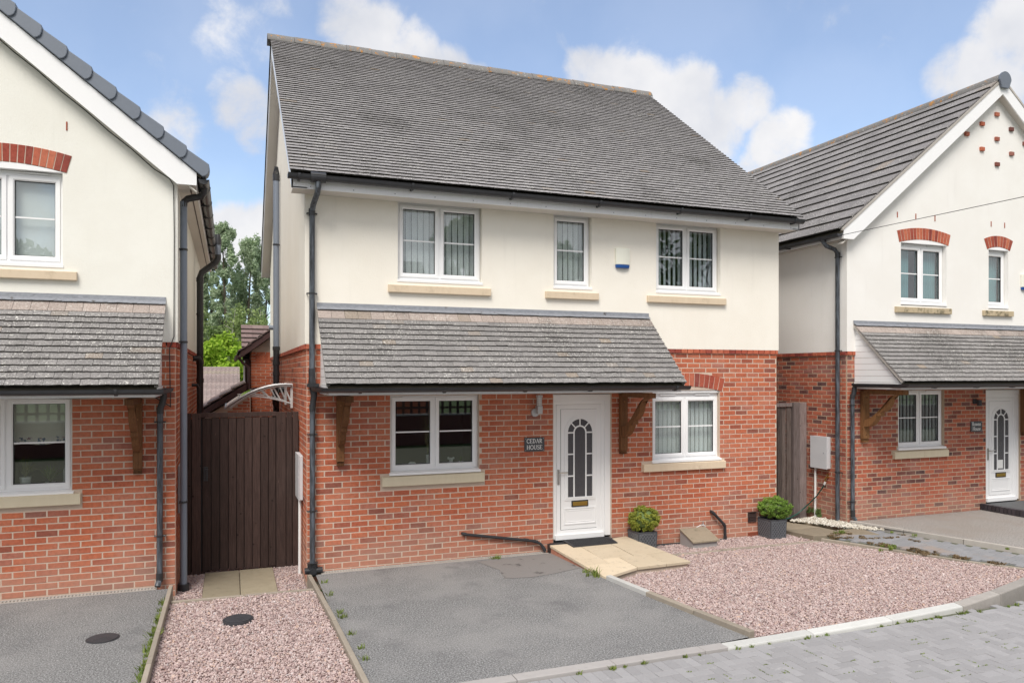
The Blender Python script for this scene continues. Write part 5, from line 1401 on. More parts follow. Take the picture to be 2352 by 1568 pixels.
# soil stack on the left house side wall
qx, qy = XLH + .115, 4.6
pipe(hl, [(qx, qy, -.2), (qx, qy, 4.28), (qx + .03, qy, 4.37), (qx + .26, qy, 4.56), (qx + .30, qy, 4.64), (qx + .30, qy, 4.70)], .056, [(qx, qy, 3.62, -1, 0)], 'soil_pipe', 'pipe_black', collars=[(qx, qy, z, qx, qy, z + .07) for z in (2.72, 2.40, 4.20)])
pipe(hl, [(qx + .30, qy, 4.70), (qx + .30, qy, 4.90)], .052, (), 'soil_pipe', 'pipe_grey')
mb = MB(); mb.tube([(qx + .30, qy, 4.88), (qx + .30, qy, 4.97), (qx + .30, qy, 5.07)], [.058, .056, .036], 12); mb.build('vent_cowl', 'pipe_black', hl, True)
mb = MB(); mb.tube([(XLH, qy - .05, 2.83), (qx - .02, qy - .05, 2.83), (qx, qy - .03, 2.78), (qx, qy, 2.6)], .055, 10); mb.tube([(XLH, qy - .5, 2.36), (qx - .03, qy - .5, 2.36), (qx - .01, qy - .48, 2.30), (qx - .01, qy - .45, 1.75), (qx, qy - .1, 1.72)], .028, 8); mb.build('soil_branch', 'pipe_black', hl, True)
pts = [(-3.6, -.022 - .02, 6.53)] + [(-3.45 + i * .24, -.042, 6.40 - i * .24 * .825 - .015 * (i % 2)) for i in range(8)] + [(-1.60, -.042, 4.90), (-1.555, -.042, 4.82), (-1.548, -.042, 4.2), (-1.552, -.042, 3.0), (-1.60, -.042, 2.86), (-1.59, -.035, 2.15)]
mb = MB(); mb.tube(pts, .006, 5); mb.tube([(-1.59, -.03, 2.16), (-1.80, -.035, 2.30), (-2.6, -.06, 2.27), (-3.5, -.06, 2.30)], .006, 5); mb.build('cable', 'cable', hl)

# ================================================================== THINGS FIXED TO OR BESIDE THE HOUSES
def alarm(label, x, z0):
    t = thing('alarm_box', label, 'alarm box', (x, -.02, z0), 'alarm boxes on the house fronts'); w = .115
    mb = MB(); m = 8; pr = [(-w, -.021)] + [(-w, -.055)] + [(-w + 2 * w * i / m, -.062 - .022 * math.sin(math.pi * i / m)) for i in range(m + 1)] + [(w, -.055), (w, -.021)]
    mb.prism([(x + a, b, z0 + .055) for a, b in pr], [(x + a, b, z0 + .30) for a, b in pr]); mb.build('casing', 'alarm_white', t, bevel=.006)
    mb = MB(); mb.prism([(x + a * .93, -.021 + (b + .021) * .85, z0 + .005) for a, b in pr], [(x + a * .99, b, z0 + .053) for a, b in pr]); mb.build('strobe_lens', 'blue_lens', t, bevel=.006)


alarm('white alarm box with blue base between two upper windows of the middle house', 4.567, 4.125)
alarm('white alarm box with blue base at the right picture edge on the right house', 13.27, 4.145)
sign(FRN, 3.006, 3.314, 1.445, 1.645, [('CEDAR', 1.563), ('HOUSE', 1.473)], 'dark slate sign reading CEDAR HOUSE beside the middle front door', .062, 'slate_sign', True)
sign(FRR, 11.853 - XRH, 12.148 - XRH, 1.485, 1.678, [('Rowan', 1.595), ('House', 1.508)], 'dark slate sign reading Rowan House beside the right front door', .068, 'slate_sign', False)

t = thing('wall_light', 'silver lantern wall light under the porch near the middle door', 'wall light', (3.2, 0, 1.97))
mb = MB(); mb.tube([(3.165, -.001, 2.0), (3.165, -.03, 2.0)], .058, 18); mb.build('wall_plate', 'alu', t, True)
mb = MB(); mb.box(3.165, 3.24, -.125, -.03, 1.985, 2.10); mb.build('body', 'alu', t, bevel=.006)
mb = MB(); mb.tube([(3.205, -.08, 2.102), (3.205, -.08, 2.215)], .033, 14); mb.build('lens', 'white_paint', t, True)
mb = MB()
for i in range(8): a = i * math.pi / 4; mb.tube([(3.205 + .037 * math.cos(a), -.08 + .037 * math.sin(a), 2.10), (3.205 + .037 * math.cos(a), -.08 + .037 * math.sin(a), 2.22)], .004, 5)
for z in (2.13, 2.16, 2.19): mb.tube([(3.205, -.08, z), (3.205, -.08, z + .005)], .038, 14)
mb.build('cage', 'alu', t)
mb = MB(); mb.tube([(3.205, -.08, 2.218), (3.205, -.08, 2.25)], .052, 8); mb.build('lid', 'alu', t)
t = thing('wall_light', 'black spotlight on the brick wall left of the right front door', 'wall light', (11.98, 0, 1.97))
mb = MB(); mb.box(11.91, 11.99, -.03, -.002, 2.00, 2.09); mb.build('wall_plate', 'iron_cover', t, bevel=.005)
mb = MB(); mb.tube([(12.0, -.07, 2.075), (12.0, -.07, 1.965)], .040, 14); mb.tube([(11.95, -.02, 2.04), (12.0, -.07, 2.04)], .018, 8); mb.build('lamp_head', 'iron_cover', t, True)

# meter boxes with conduit
def meter(label, x, d, y0, y1, z0, z1, yc, zb, dep=.06):
    t = thing('meter_box', label, 'meter box', (x, (y0 + y1) / 2, z0), 'white meter boxes on the side walls')
    a, b = sorted((x + d * .003, x + d * (dep - .014))); mb = MB(); mb.box(a, b, y0 + .006, y1 - .006, z0 + .004, z1 - .004); mb.build('housing', 'meter_white', t, bevel=.006)
    a, b = sorted((x + d * (dep - .013), x + d * dep)); mb = MB(); mb.prism([(a, y0, z0), (a, y1, z0), (a, y1, z1), (a, y0, z1)], [(b, y0 + .008, z0 + .008), (b, y1 - .008, z0 + .008), (b, y1 - .008, z1 - .008), (b, y0 + .008, z1 - .008)] if d > 0 else [(b, y0, z0), (b, y1, z0), (b, y1, z1), (b, y0, z1)]); mb.build('lid', 'meter_white', t)
    mb = MB(); xa = x + d * dep; a, b = sorted((xa, xa + d * .004)); mb.tube([(xa, y0 + .07, (z0 + z1) / 2), (xa + d * .006, y0 + .07, (z0 + z1) / 2)], .011, 8); mb.build('lock', 'grey_paint', t)
    mb = MB(); mb.tube([(x + d * .035, yc, z0 + .01), (x + d * .035, yc, z0 - .25), (x + d * .036, yc + .005, zb + .2), (x + d * .038, yc - .01, zb)], .021, 10); mb.build('conduit', 'white_paint', t, True)


meter('white meter box on the middle house side wall right of the dark gate', 0, -1, .46, 1.0, .855, 1.46, .56, -.17)
meter('white meter box beside the weathered gate on the right house side wall', XRH, -1, .36, .755, .885, 1.45, .70, -.06, .10)
meter('white meter box half hidden behind the grey downpipe of the left house', XLH, 1, .35, .80, .80, 1.40, .6, -.15, .035)

# dark gate in the left gap
GY = 1.05
g = thing('gate', 'dark brown boarded timber gate between left and middle house', 'gate', (-.75, GY, -.16))
xs = [-1.50, -1.405, -1.285, -1.16, -1.05, -.94, -.835, -.735, -.63, -.52, -.415, -.315, -.18, -.095, -.008]
for i, (a, b) in enumerate(zip(xs[:-1], xs[1:])):
    fixed = i < 2 or i > 10; zt = 2.02 if fixed else 1.955 + random.uniform(-.006, .006); zb_ = -.155 + (.0 if fixed else .02) + random.uniform(-.012, .012); yo = GY + (random.uniform(-.004, .004)) + (0 if fixed else .016)
    if i == 2: a += .012
    mb = MB(); yo += random.uniform(-.005, .005); mb.box(a + .0032, b - .0032, yo, yo + .022, zb_, zt); mb.build('plank', 'gate_wood', g, bevel=.006)
mb = MB(); mb.box(-1.50, -.012, GY + .040, GY + .044, -.12, 1.94); mb.build('backing_board', 'carpet_dark', g)  # added dark sheet that blocks light leaking through the plank gaps
mb = MB(); mb.box(-1.29, -.31, GY + .005, GY + .05, 1.962, 2.025); mb.build('lintel', 'gate_wood', g, bevel=.004)
mb = MB(); mb.box(-1.505, -.004, GY + .045, GY + .09, 1.80, 1.90); mb.box(-1.505, -.004, GY + .045, GY + .09, .2, .3); mb.box(-1.30, -1.24, GY + .05, GY + .11, -.2, 2.0); mb.box(-.36, -.30, GY + .05, GY + .11, -.2, 2.0); mb.build('gate_frame', 'gate_wood', g)
mb = MB(); mb.box(-1.255, -1.20, GY + .004, GY + .016, 1.10, 1.29); mb.tube([(-1.228, GY - .012, 1.25), (-1.228, GY - .03, 1.21), (-1.228, GY - .03, 1.16), (-1.228, GY - .012, 1.12)], .009, 6); mb.box(-1.235, -1.20, GY - .02, GY + .01, 1.245, 1.262); mb.build('latch', 'pipe_black', g)

# weathered gate in the right gap
g = thing('gate', 'weathered grey brown timber gate between middle and right house', 'gate', (8.1, .95, -.08))
x = 7.47; i = 0
while x < 8.60:
    w_ = random.choice((.095, .105, .12)); b = min(x + w_, 8.605); mb = MB(); yo = .97 + (i % 2) * .018; mb.box(x + .002, b - .002, yo, yo + .018, -.05, 1.955); mb.build('plank', 'weathered_wood', g, bevel=.003); x = b; i += 1
mb = MB(); mb.box(7.47, 8.60, .945, 1.0, 1.96, 2.025); mb.build('top_rail', 'post_wood', g, bevel=.004)
mb = MB(); mb.box(8.612, 8.755, .925, 1.03, -.10, 2.035); mb.build('gate_post', 'post_wood', g, bevel=.006)
mb = MB(); mb.box(8.760, 8.915, .935, 1.02, -.10, 2.03); mb.build('side_board', 'post_wood', g, bevel=.006)
mb = MB(); mb.box(7.48, 8.6, 1.01, 1.06, .3, .4); mb.box(7.48, 8.6, 1.01, 1.06, 1.55, 1.65); mb.build('gate_frame', 'weathered_wood', g)

# hose and tap
t = thing('garden_tap', 'brass outside tap on the right house side wall', 'tap', (XRH, .40, .70))
mb = MB(); mb.tube([(XRH, .41, .74), (XRH - .06, .41, .74), (XRH - .085, .41, .71), (XRH - .085, .41, .66)], .013, 8); mb.tube([(XRH - .03, .41, .74), (XRH - .03, .41, .79)], .008, 6); mb.box(XRH - .055, XRH - .005, .40, .42, .79, .80); mb.build('tap_body', 'brass', t, True)
mb = MB(); mb.tube([(XRH - .085, .41, .665), (XRH - .085, .43, .61)], .018, 8); mb.build('connector', 'white_paint', t)
t = MB(); t.tube([(XRH - .085, .435, .60), (XRH - .082, .50, .52), (XRH - .08, .62, .38), (XRH - .10, .76, .24), (XRH - .16, .86, .12), (XRH - .28, .88, .03), (XRH - .5, .85, -.03), (XRH - .9, .80, -.045), (XRH - 1.3, .86, -.05)], .011, 8)
tag(t.build('hose', 'hose', None, True), 'dark green garden hose hanging from the brass tap', 'hose')

# door canopy over the side door
t = thing('door_canopy', 'small curved clear door canopy on the middle house side wall', 'canopy', (0, 2.9, 2.1))
for y in (2.25, 3.6):
    mb = MB(); arcp = [(-.02 - .9 * f, y, 2.36 + .03 * math.sin(f * 3) - .33 * f ** 1.9) for f in np.linspace(0, 1, 10)]; mb.tube(arcp, .017, 6); low_ = [(-.02 - .78 * f, y, 2.09 + .12 * math.sin(f * math.pi * .62)) for f in np.linspace(0, 1, 8)]; mb.tube(low_, .012, 6)
    for f in (.12, .30, .48, .66): mb.tube([(-.02 - .9 * f, y, 2.36 - .33 * f ** 1.9 + .03 * math.sin(f * 3)), (-.02 - .9 * max(f - .12, 0.0), y, 2.10 + .12 * math.sin(max(f - .12, 0) * 1.9))], .013, 6)
    mb.box(-.035, -.001, y - .03, y + .03, 2.02, 2.40); mb.build('canopy_bracket', 'white_paint', t, True)
mb = MB(); arcp = [(-.02 - .96 * f, 2.385 + .03 * math.sin(f * 3) - .35 * f ** 1.9) for f in np.linspace(0, 1, 12)]
for (xa, za), (xb, zb_) in zip(arcp[:-1], arcp[1:]): mb.hexa([(xa, 2.2, za), (xb, 2.2, zb_), (xb, 3.65, zb_), (xa, 3.65, za), (xa, 2.2, za + .006), (xb, 2.2, zb_ + .006), (xb, 3.65, zb_ + .006), (xa, 3.65, za + .006)])
mb.build('canopy_sheet', 'clear_sheet', t)
mb = MB(); mb.tube([(a, 2.19, b) for a, b in arcp], .022, 6); mb.tube([(arcp[-1][0], 2.19, arcp[-1][1]), (arcp[-1][0], 3.66, arcp[-1][1])], .022, 6); mb.build('canopy_edge', 'alu', t, True)

# door mat, tap box
mb = MB(); zf = lambda p: rz(p) + .006; poly = [(3.60, -.02), (4.36, -.02), (4.33, -.33), (3.62, -.34)]
t = thing('door_mat', 'black rubber doormat with raised ribs at the middle front door', 'doormat', (3.97, -.18, .12))
mb.slab(poly, lambda p: rz(p) + .001, lambda p: rz(p) + .013); mb.build('mat_base', 'rubber', t)
mb = MB()
for i in range(20):
    a = 3.66 + i * .033
    for j in range(6): y = -.06 - j * .045; z = rz((a, y)) + .013; mb.box(a, a + .024, y - .03, y, z, z + .007)
mb.build('ribs', 'rubber', t)
mb = MB(); mb.box(3.36, 4.66, -.125, -.012, -.05, .108); a = 3.38
mb2 = MB()
while a < 4.62: mb2.box(a, a + .014, -.115, -.018, .108, .116); a += .026
t = thing('channel_drain', 'black slotted threshold drain under the middle front door', 'drain', (4.0, -.06, .1)); mb.build('channel', 'pipe_black', t); mb2.build('grate_bars', 'iron_cover', t, kind='stuff')

t = thing('tap_cover', 'small concrete box with sloping lid under the right ground floor window', 'cover box', (5.78, -.24, -.08))
mb = MB(); a, b, y0, y1 = 5.545, 5.985, -.42, -.085; za, zb_ = .035, .155
mb.prism([(a, y0, -.12), (a, y1, -.12), (a, y1, zb_), (a, y0, za)], [(b, y0, -.12), (b, y1, -.12), (b, y1, zb_), (b, y0, za)]); mb.build('box_body', 'strip_grey', t, bevel=.004)
mb = MB(); a -= .012; b += .022; y0 -= .03; k2 = (zb_ - za) / (y1 - y0 - .03)
mb.prism([(a, y0, za - .010), (a, y1, zb_ + .002), (a, y1, zb_ + .026), (a, y0, za + .014)], [(b, y0, za - .010), (b, y1, zb_ + .002), (b, y1, zb_ + .026), (b, y0, za + .014)]); mb.build('lid', 'slab_concrete', t, bevel=.003)
t = thing('garden_tap', 'small grey tap low on the brick wall above the concrete box', 'tap', (6.03, -.03, .15))
mb = MB(); mb.tube([(6.0, 0, .20), (6.0, -.05, .20), (6.01, -.07, .18), (6.01, -.07, .14)], .010, 8); mb.tube([(6.0, -.035, .20), (6.0, -.035, .24)], .007, 6); mb.box(5.985, 6.015, -.045, -.025, .24, .248); mb.build('tap_body', 'alu', t, True)
mb = MB(); mb.tube([(6.0, -.05, .19), (5.93, -.07, .205), (5.86, -.06, .17)], .006, 6); mb.build('tube', 'white_paint', t, True)

# planters with clipped box balls
def planter(label, blabel, x0, y0, zb_, h, leaf, c, r, sq, seed):
    S_ = .32; t = thing('planter', label, 'planter', (x0 + S_ / 2, y0 + S_ / 2, zb_), 'square lead grey planters'); tp = .012
    cx, cy = x0 + S_ / 2, y0 + S_ / 2; mb = MB(); o = S_ / 2; lo = o - tp
    sq4 = lambda q, z: [(cx - q, cy - q, z), (cx + q, cy - q, z), (cx + q, cy + q, z), (cx - q, cy + q, z)]
    P_ = [sq4(lo, zb_), sq4(o, zb_ + h), sq4(o - .022, zb_ + h), sq4(o - .03, zb_ + h - .06)]; pts = sum(P_, []); f = [(3, 2, 1, 0)]
    for k3 in range(3):
        for i in range(4): f.append((k3 * 4 + i, k3 * 4 + (i + 1) % 4, k3 * 4 + 4 + (i + 1) % 4, k3 * 4 + 4 + i))
    mb.add(pts, f); mb.build('tub', 'planter', t)
    mb = MB()
    for face in ((Frame((x0, y0, 0), (1, 0, 0), (0, -1, 0))), Frame((x0, y0, 0), (0, 1, 0), (-1, 0, 0))):
        nn = lambda z: -.012 * (1 - (z - zb_) / h)
        def bar(u0, z0, u1, z1, w=.004):
            du, dz = u1 - u0, z1 - z0; L = math.hypot(du, dz); a, b = -dz / L * w, du / L * w
            q = [(u0 + a, z0 + b), (u1 + a, z1 + b), (u1 - a, z1 - b), (u0 - a, z0 - b)]
            mb.prism([face.p(u, nn(z) - .004, z) for u, z in q], [face.p(u, nn(z) + .004, z) for u, z in q])
        a, b, c_, d_ = .025, S_ - .025, zb_ + .025, zb_ + h - .03
        for q in ((a, c_, b, c_), (a, d_, b, d_), (a, c_, a, d_), (b, c_, b, d_)): bar(*q)
        for i in range(-4, 6):
            off_ = i * (d_ - c_) / 4.0
            for sgn in (1, -1):
                segs = []
                m = (d_ - c_) / (b - a) * 1.35
                for tt in np.linspace(0, 1, 41):
                    u = a + (b - a) * tt; z = (c_ + off_ + m * (u - a)) if sgn > 0 else (d_ - off_ - m * (u - a))
                    if c_ <= z <= d_: segs.append((u, z))
                if len(segs) > 2: bar(*segs[0], *segs[-1], .0045)
    mb.build('lattice', 'planter_rib', t)
    mb = MB(); mb.box(cx - o + .03, cx + o - .03, cy - o + .03, cy + o - .03, zb_ + .05, zb_ + h - .035); mb.build('soil', 'soil', t)
    b = thing('box_bush', blabel, 'bush', (cx, cy, zb_ + h - .04), 'clipped box balls in planters')
    mb = MB(); rnd = random.Random(seed)
    for i in range(9): a = rnd.random() * 6.28; mb.tube([(cx, cy, zb_ + h - .05), (cx + math.cos(a) * .06, cy + math.sin(a) * .06, c[2] - .05), (c[0] + math.cos(a) * r * .6, c[1] + math.sin(a) * r * .6, c[2] + rnd.uniform(-.05, .1))], [.012, .008, .003], 5)
    mb.build('stem', 'bark', b)
    cs, rs = [], []
    for i in range(210):
        d = np.array([rnd.gauss(0, 1) for _ in range(3)]); d /= np.linalg.norm(d)
        if d[2] < -.78: continue
        rr = r * rnd.uniform(.86, 1.03) * (1 + .10 * math.sin(d[0] * 4 + seed) * math.cos(d[1] * 3)); cs.append(np.array(c) + d * rr * np.array(sq)); rs.append(rnd.uniform(.024, .042))
    leaf_cloud(cs, rs, 14000, .0098, leaf, 'leaves', b, flat=1.0, hollow=.2)
    mb = MB(); mb.ball(c, r * .80, 14, 10, sq); mb.build('dark_core', 'leaf_dark', b)  # solid dark green ball filling the bush behind the leaf quads


planter('lead grey lattice planter between the door ramp and the concrete box', 'yellowish green box ball in the planter beside the door ramp', 4.665, -.345, -.085, .315, 'leaf_box', (4.835, -.20, .395), .205, (1.08, 1, .88), 3)
planter('lead grey lattice planter at the right corner of the middle house', 'bright green box ball in the planter at the right house corner', 7.05, -.335, -.065, .31, 'leaf_box_green', (7.25, -.20, .405), .215, (1.20, 1, .80), 8)

# ================================================================== BEHIND THE WINDOWS
yb_ = .19
vertical_blind(FRN, 1.24, 1.74, 3.86, 4.86, 'pale vertical blind in the left half of the widest upper window', 6, -.06, 'blind')
vertical_blind(FRN, 1.81, 2.32, 3.86, 4.86, 'pale vertical blind in the right half of the widest upper window', 6, -.06, 'blind')
vertical_blind(FRN, 3.51, 4.02, 3.86, 4.86, 'pale closed vertical blind in the single narrow upper window', 6, -.04, 'blind')
vertical_blind(FRN, 5.21, 5.73, 3.86, 4.86, 'grey half open vertical blind left of the mullion, upper right window', 6, .52, 'blind_dark')
vertical_blind(FRN, 5.77, 6.30, 3.86, 4.86, 'grey half open vertical blind right of the mullion, upper right window', 6, .28, 'blind_dark')
vertical_blind(FRN, 5.16, 5.71, 1.25, 2.22, 'blue grey vertical blind left of the mullion, ground floor right window', 7, .02, 'blind')
vertical_blind(FRN, 5.74, 6.30, 1.25, 2.22, 'blue grey vertical blind right of the mullion, ground floor right window', 7, .02, 'blind')
vertical_blind(FRR, 1.20, 1.70, 1.25, 2.24, 'open vertical blind in the left sash of the right house ground floor window', 6, 1.25, 'blind')
vertical_blind(FRR, 1.74, 2.24, 1.25, 2.24, 'open vertical blind in the right sash of the right house ground floor window', 6, 1.25, 'blind')


def curtain(label, fr, u0, u1, z0, z1, mat='curtain_teal', n=9):
    t = thing('curtain', label, 'curtain', tuple(fr.p((u0 + u1) / 2, -.2, z0)), 'teal curtains of the right house'); m = n * 6; V, F = [], []
    for i in range(m + 1):
        u = u0 + (u1 - u0) * i / m; nn = -.20 + .022 * math.sin(i / m * n * 2 * math.pi)
        V += [fr.p(u, nn, z0) - base_loc(t), fr.p(u, nn * .98, z1) - base_loc(t)]
        if i: F.append((2 * i - 2, 2 * i, 2 * i + 1, 2 * i - 1))
    link('cloth', np_mesh('cloth', V, F, mat, True), t)
    mb = MB(); mb.tube([fr.p(u0 - .03, -.2, z1 + .005), fr.p(u1 + .03, -.2, z1 + .005)], .012, 8); mb.build('curtain_rail', 'white_paint', t)


curtain('teal curtain in the left sash of the right house double window upstairs', FRR, 1.22, 1.62, 3.8, 4.86)
curtain('teal curtain in the right sash of the right house double window upstairs', FRR, 1.76, 2.28, 3.8, 4.86)
curtain('teal curtain in the narrow single upper window of the right house', FRR, 3.40, 3.88, 3.8, 4.86, n=8)
t = thing('roller_blind', 'white roller blind drawn down behind the left house upper window', 'blind', (-3.28, .16, 3.86))
mb = MB(); mb.box(-3.84, -2.76, .158, .161, 3.86, 4.84); mb.build('fabric', 'blind', t)
mb = MB(); mb.tube([(-3.86, .16, 4.85), (-2.74, .16, 4.85)], .018, 8); mb.build('roller', 'upvc', t); mb = MB(); mb.box(-3.84, -2.76, .152, .167, 3.845, 3.862); mb.build('bottom_bar', 'upvc', t)
t = thing('roman_blind', 'half lowered cream fabric blind with floral hem in the left house', 'blind', (-3.0, .22, 1.9))
V, F = [], []; nu = 24
rows_ = [(2.30, .0), (2.05, .004), (1.98, .03), (1.955, .0), (1.92, .025), (1.90, .0), (1.83, .012)]
for i in range(nu + 1):
    x_ = -2.62 - 1.35 * i / nu
    for z_, o_ in rows_: V.append((x_ + 3.0, .21 - o_ - .22, z_ - 1.9 - .05 * (i / nu) * (z_ < 2.0) + .012 * math.sin(i * .8) * (z_ < 2.0)))
for i in range(nu):
    for j in range(len(rows_) - 1): a = i * len(rows_) + j; F.append((a, a + 1, a + 1 + len(rows_), a + len(rows_)))
link('fabric', np_mesh('fabric', V, F, 'roman_blind', True), t)
V, F = [], []
for i in range(nu + 1):
    x_ = -2.62 - 1.35 * i / nu; z_ = 1.835 - .05 * i / nu + .012 * math.sin(i * .8); V += [(x_ + 3.0, -.018, z_ - 1.9), (x_ + 3.0, -.016, z_ - .085 - 1.9)]
    if i: F.append((2 * i - 2, 2 * i, 2 * i + 1, 2 * i - 1))
link('hem', np_mesh('hem', V, F, 'floral', True), t)


def windowsill_plant(name, label, cat, x, y, z, pot, leafm, n, L, droop, potm, w=.006):
    t = thing(name, label, cat, (x, y, z)); mb = MB(); mb.tube([(x, y, z), (x, y, z + pot[1])], [pot[0] * .8, pot[0]], 14); mb.build('pot', potm, t, True)
    V, F = [], []
    for i in range(n):
        a = random.random() * 6.283; l = L * random.uniform(.5, 1.05); sp_ = random.uniform(.1, 1) * droop; prev = None
        for j in range(6):
            f = j / 5; r = l * sp_ * f; zz_ = pot[1] + l * (f - .55 * droop * f * f * sp_ * 1.3); p = np.array([math.cos(a) * r, math.sin(a) * r, zz_]); ww = w * (1 - .85 * f); o = np.array([-math.sin(a), math.cos(a), .15]) * ww
            V += [p - o, p + o]
            if j: b = len(V) - 4; F.append((b, b + 1, b + 3, b + 2))
    link('leaves', np_mesh('leaves', V, F, leafm), t); return t


windowsill_plant('vase_of_grass', 'tall decorative grass in a white pot behind the ground floor left window', 'plant', 1.66, .24, 1.27, (.028, .16), 'leaf_straw', 60, .62, .35, 'ornament', .004)
windowsill_plant('succulent', 'small dark succulent on the sill at the right of the ground floor left window', 'plant', 2.13, .22, 1.27, (.035, .05), 'leaf_dark', 30, .12, .9, 'ornament', .008)
windowsill_plant('houseplant', 'spidery houseplant with dry leaves behind the left house window', 'plant', -3.14, .2, 1.24, (.06, .12), 'leaf_straw', 70, .30, 1.0, 'ornament', .007)
windowsill_plant('houseplant', 'bushy green houseplant in a white bowl behind the left house window', 'plant', -2.89, .2, 1.24, (.055, .05), 'leaf_dark', 80, .24, .8, 'ornament', .014)
t = MB(); t.ball((1.43, .22, 1.305), .06, 14, 8, (1, .5, .68)); tag(t.build('pebble', 'ornament', None, True), 'round white carved pebble on the sill of the ground floor left window', 'ornament')
t = thing('figurine', 'small white figurine with two round ears on the ground floor left sill', 'figurine', (1.985, .22, 1.265))
mb = MB(); mb.ball((1.985, .22, 1.30), .035, 12, 8, (1, 1, 1.0)); mb.tube([(1.985, .22, 1.262), (1.985, .22, 1.285)], .032, 12); mb.build('body', 'ornament', t, True)
mb = MB(); mb.ball((1.985, .22, 1.352), .030, 12, 8); mb.build('head', 'ornament', t, True)
for s_ in (-1, 1): mb = MB(); mb.ball((1.985 + s_ * .036, .22, 1.372), .018, 10, 7); mb.build('ear', 'ornament', t, True)
t = thing('oil_bottle', 'slim glass bottle beside a wooden block on the left house sill', 'bottle', (-2.72, .2, 1.24)); mb = MB(); mb.tube([(-2.735, .2, 1.24), (-2.735, .2, 1.42), (-2.735, .2, 1.45), (-2.735, .2, 1.48)], [.022, .022, .010, .010], 12); mb.build('glass_body', 'grey_paint', t, True)
t = MB(); t.box(-2.715, -2.655, .17, .22, 1.245, 1.345); tag(t.build('wooden_block', 'oak_light', None), 'yellowish wooden block standing beside the slim bottle on the sill', 'block')
mb = MB(); FRR.box(mb, 12.62 - XRH, 12.78 - XRH, -.051, -.0495, .77, .93); tag(mb.build('paper_note', 'white_paint', None), 'white paper note taped inside the right front door glass', 'note')

# ================================================================== RIGHT HOUSE STEP
st = thing('door_step', 'slate topped step edged with dark blue bricks at the right front door', 'step', (12.9, -.3, 0))
SX, SY = 12.10, -1.35
mb = MB(); mb.box(SX + .03, 14.2, SY + .03, -.015, -.05, .118); mb.build('step_core', 'mortar', st)
mb = MB(); mb.box(SX + .118, 14.2, SY + .118, -.012, .119, .140); mb.build('step_slab', 'slate_step', st)
for i in range(18):
    y = SY + .005 + i * .075; mb = MB(); mb.box(SX, SX + .107, y, y + .064, .03, .150); mb.build('brick', 'blue_brick', st, bevel=.004)
for i in range(26):
    x = SX + .115 + i * .075; mb = MB(); mb.box(x, x + .064, SY + .002, SY + .107, .03, .150); mb.build('brick', 'blue_brick', st, bevel=.004)

# overhead wire
mb = MB(); A_, B_ = np.array([7.40, -.06, 4.62]), np.array([13.5, -12.0, 4.9]); mb.tube([A_ + (B_ - A_) * f + np.array([0, 0, -.5 * f * (1 - f)]) for f in np.linspace(0, 1, 14)], .006, 5)
P0, P1 = np.array([7.47, -.1, 4.60]), np.array([8.02, -3.67, 4.683])
mb = MB(); mb.tube([P0 + (P1 - P0) * f for f in (0, .25, .5, .75, 1.0, 1.6, 2.4, 3.4)], .0045, 5)
tag(mb.build('overhead_wire', 'cable', None), 'thin dark overhead wire crossing in front of the right gable', 'wire')

# ================================================================== WEEDS
sp_ = [(-1.615, -1.2 - .1 * i - random.random() * .1, 0, random.uniform(.6, 1.5)) for i in range(24)] + [(-1.61, -.75, 0, 1.0), (-1.62, -.80, 0, 1.2), (-1.62, -1.05, 0, .8)]
sp_ += [(.16, -.55, 0, .8), (.15, -1.1, 0, .9), (.17, -1.8, 0, .9), (.19, -1.95, 0, 1.1), (.2, -2.5, 0, .8), (.22, -2.9, 0, .7), (.21, -3.2, 0, .8), (2.48, -.16, 0, .9), (2.52, -.17, 0, 1.0), (2.56, -.165, 0, .8), (3.38, -1.40, 0, 1.3), (3.36, -1.25, 0, 1.0)]
sp_ += [(random.uniform(1.4, 7.5), -4.11 + random.uniform(-.02, .01), -.02, random.uniform(.25, .6)) for i in range(30)]
tufts('weeds', sp_, 'leaf_weed', 'green weeds along edgings, kerb and driveway seams', .06, 22, .045, 1.3, .005)
js = []
for b in blocks:
    if b[0] > 2.6 and random.random() < .26:
        sx_ = random.choice((-1, 1)); js.append((b[0] + sx_ * b[2] / 2 if random.random() < .5 else b[0] + random.uniform(-.5, .5) * b[2], b[1] + random.choice((-1, 1)) * b[3] / 2, Z0 - .006, random.uniform(.5, 1.0)))
V, Q = [], []
for (x_, y_, z_, s_) in js:
    horiz = random.random() < .55; L_ = random.uniform(.02, .075); 
    for i in range(16):
        u = random.uniform(-1, 1) * L_; v = random.gauss(0, .004); px2, py2 = (x_ + u, y_ + v) if horiz else (x_ + v, y_ + u); a = random.random() * 6.28; w_ = random.uniform(.004, .009); h_ = random.uniform(.006, .016); k_ = len(V)
        V += [(px2 - w_ * math.cos(a), py2 - w_ * math.sin(a), z_), (px2 + w_ * math.cos(a), py2 + w_ * math.sin(a), z_ + .003), (px2 + w_ * math.sin(a), py2 + w_ * math.cos(a), z_ + h_), (px2 - w_ * math.sin(a), py2 + w_ * math.cos(a), z_ + h_ * .8)]; Q.append((k_, k_ + 1, k_ + 2, k_ + 3))
tag(link('moss', np_mesh('moss', np.array(V), np.array(Q), 'leaf_weed'), None, 'stuff'), 'green moss and grass in the joints of the road blocks')
tufts('weeds', [(3.40, -1.46, 0, 1.0), (3.395, -1.50, 0, 1.2), (3.30, -1.42, 0, .7)], 'leaf_weed', 'small green weed plant at the foot of the ramp', .13, 14, .035, .7)
bs = []
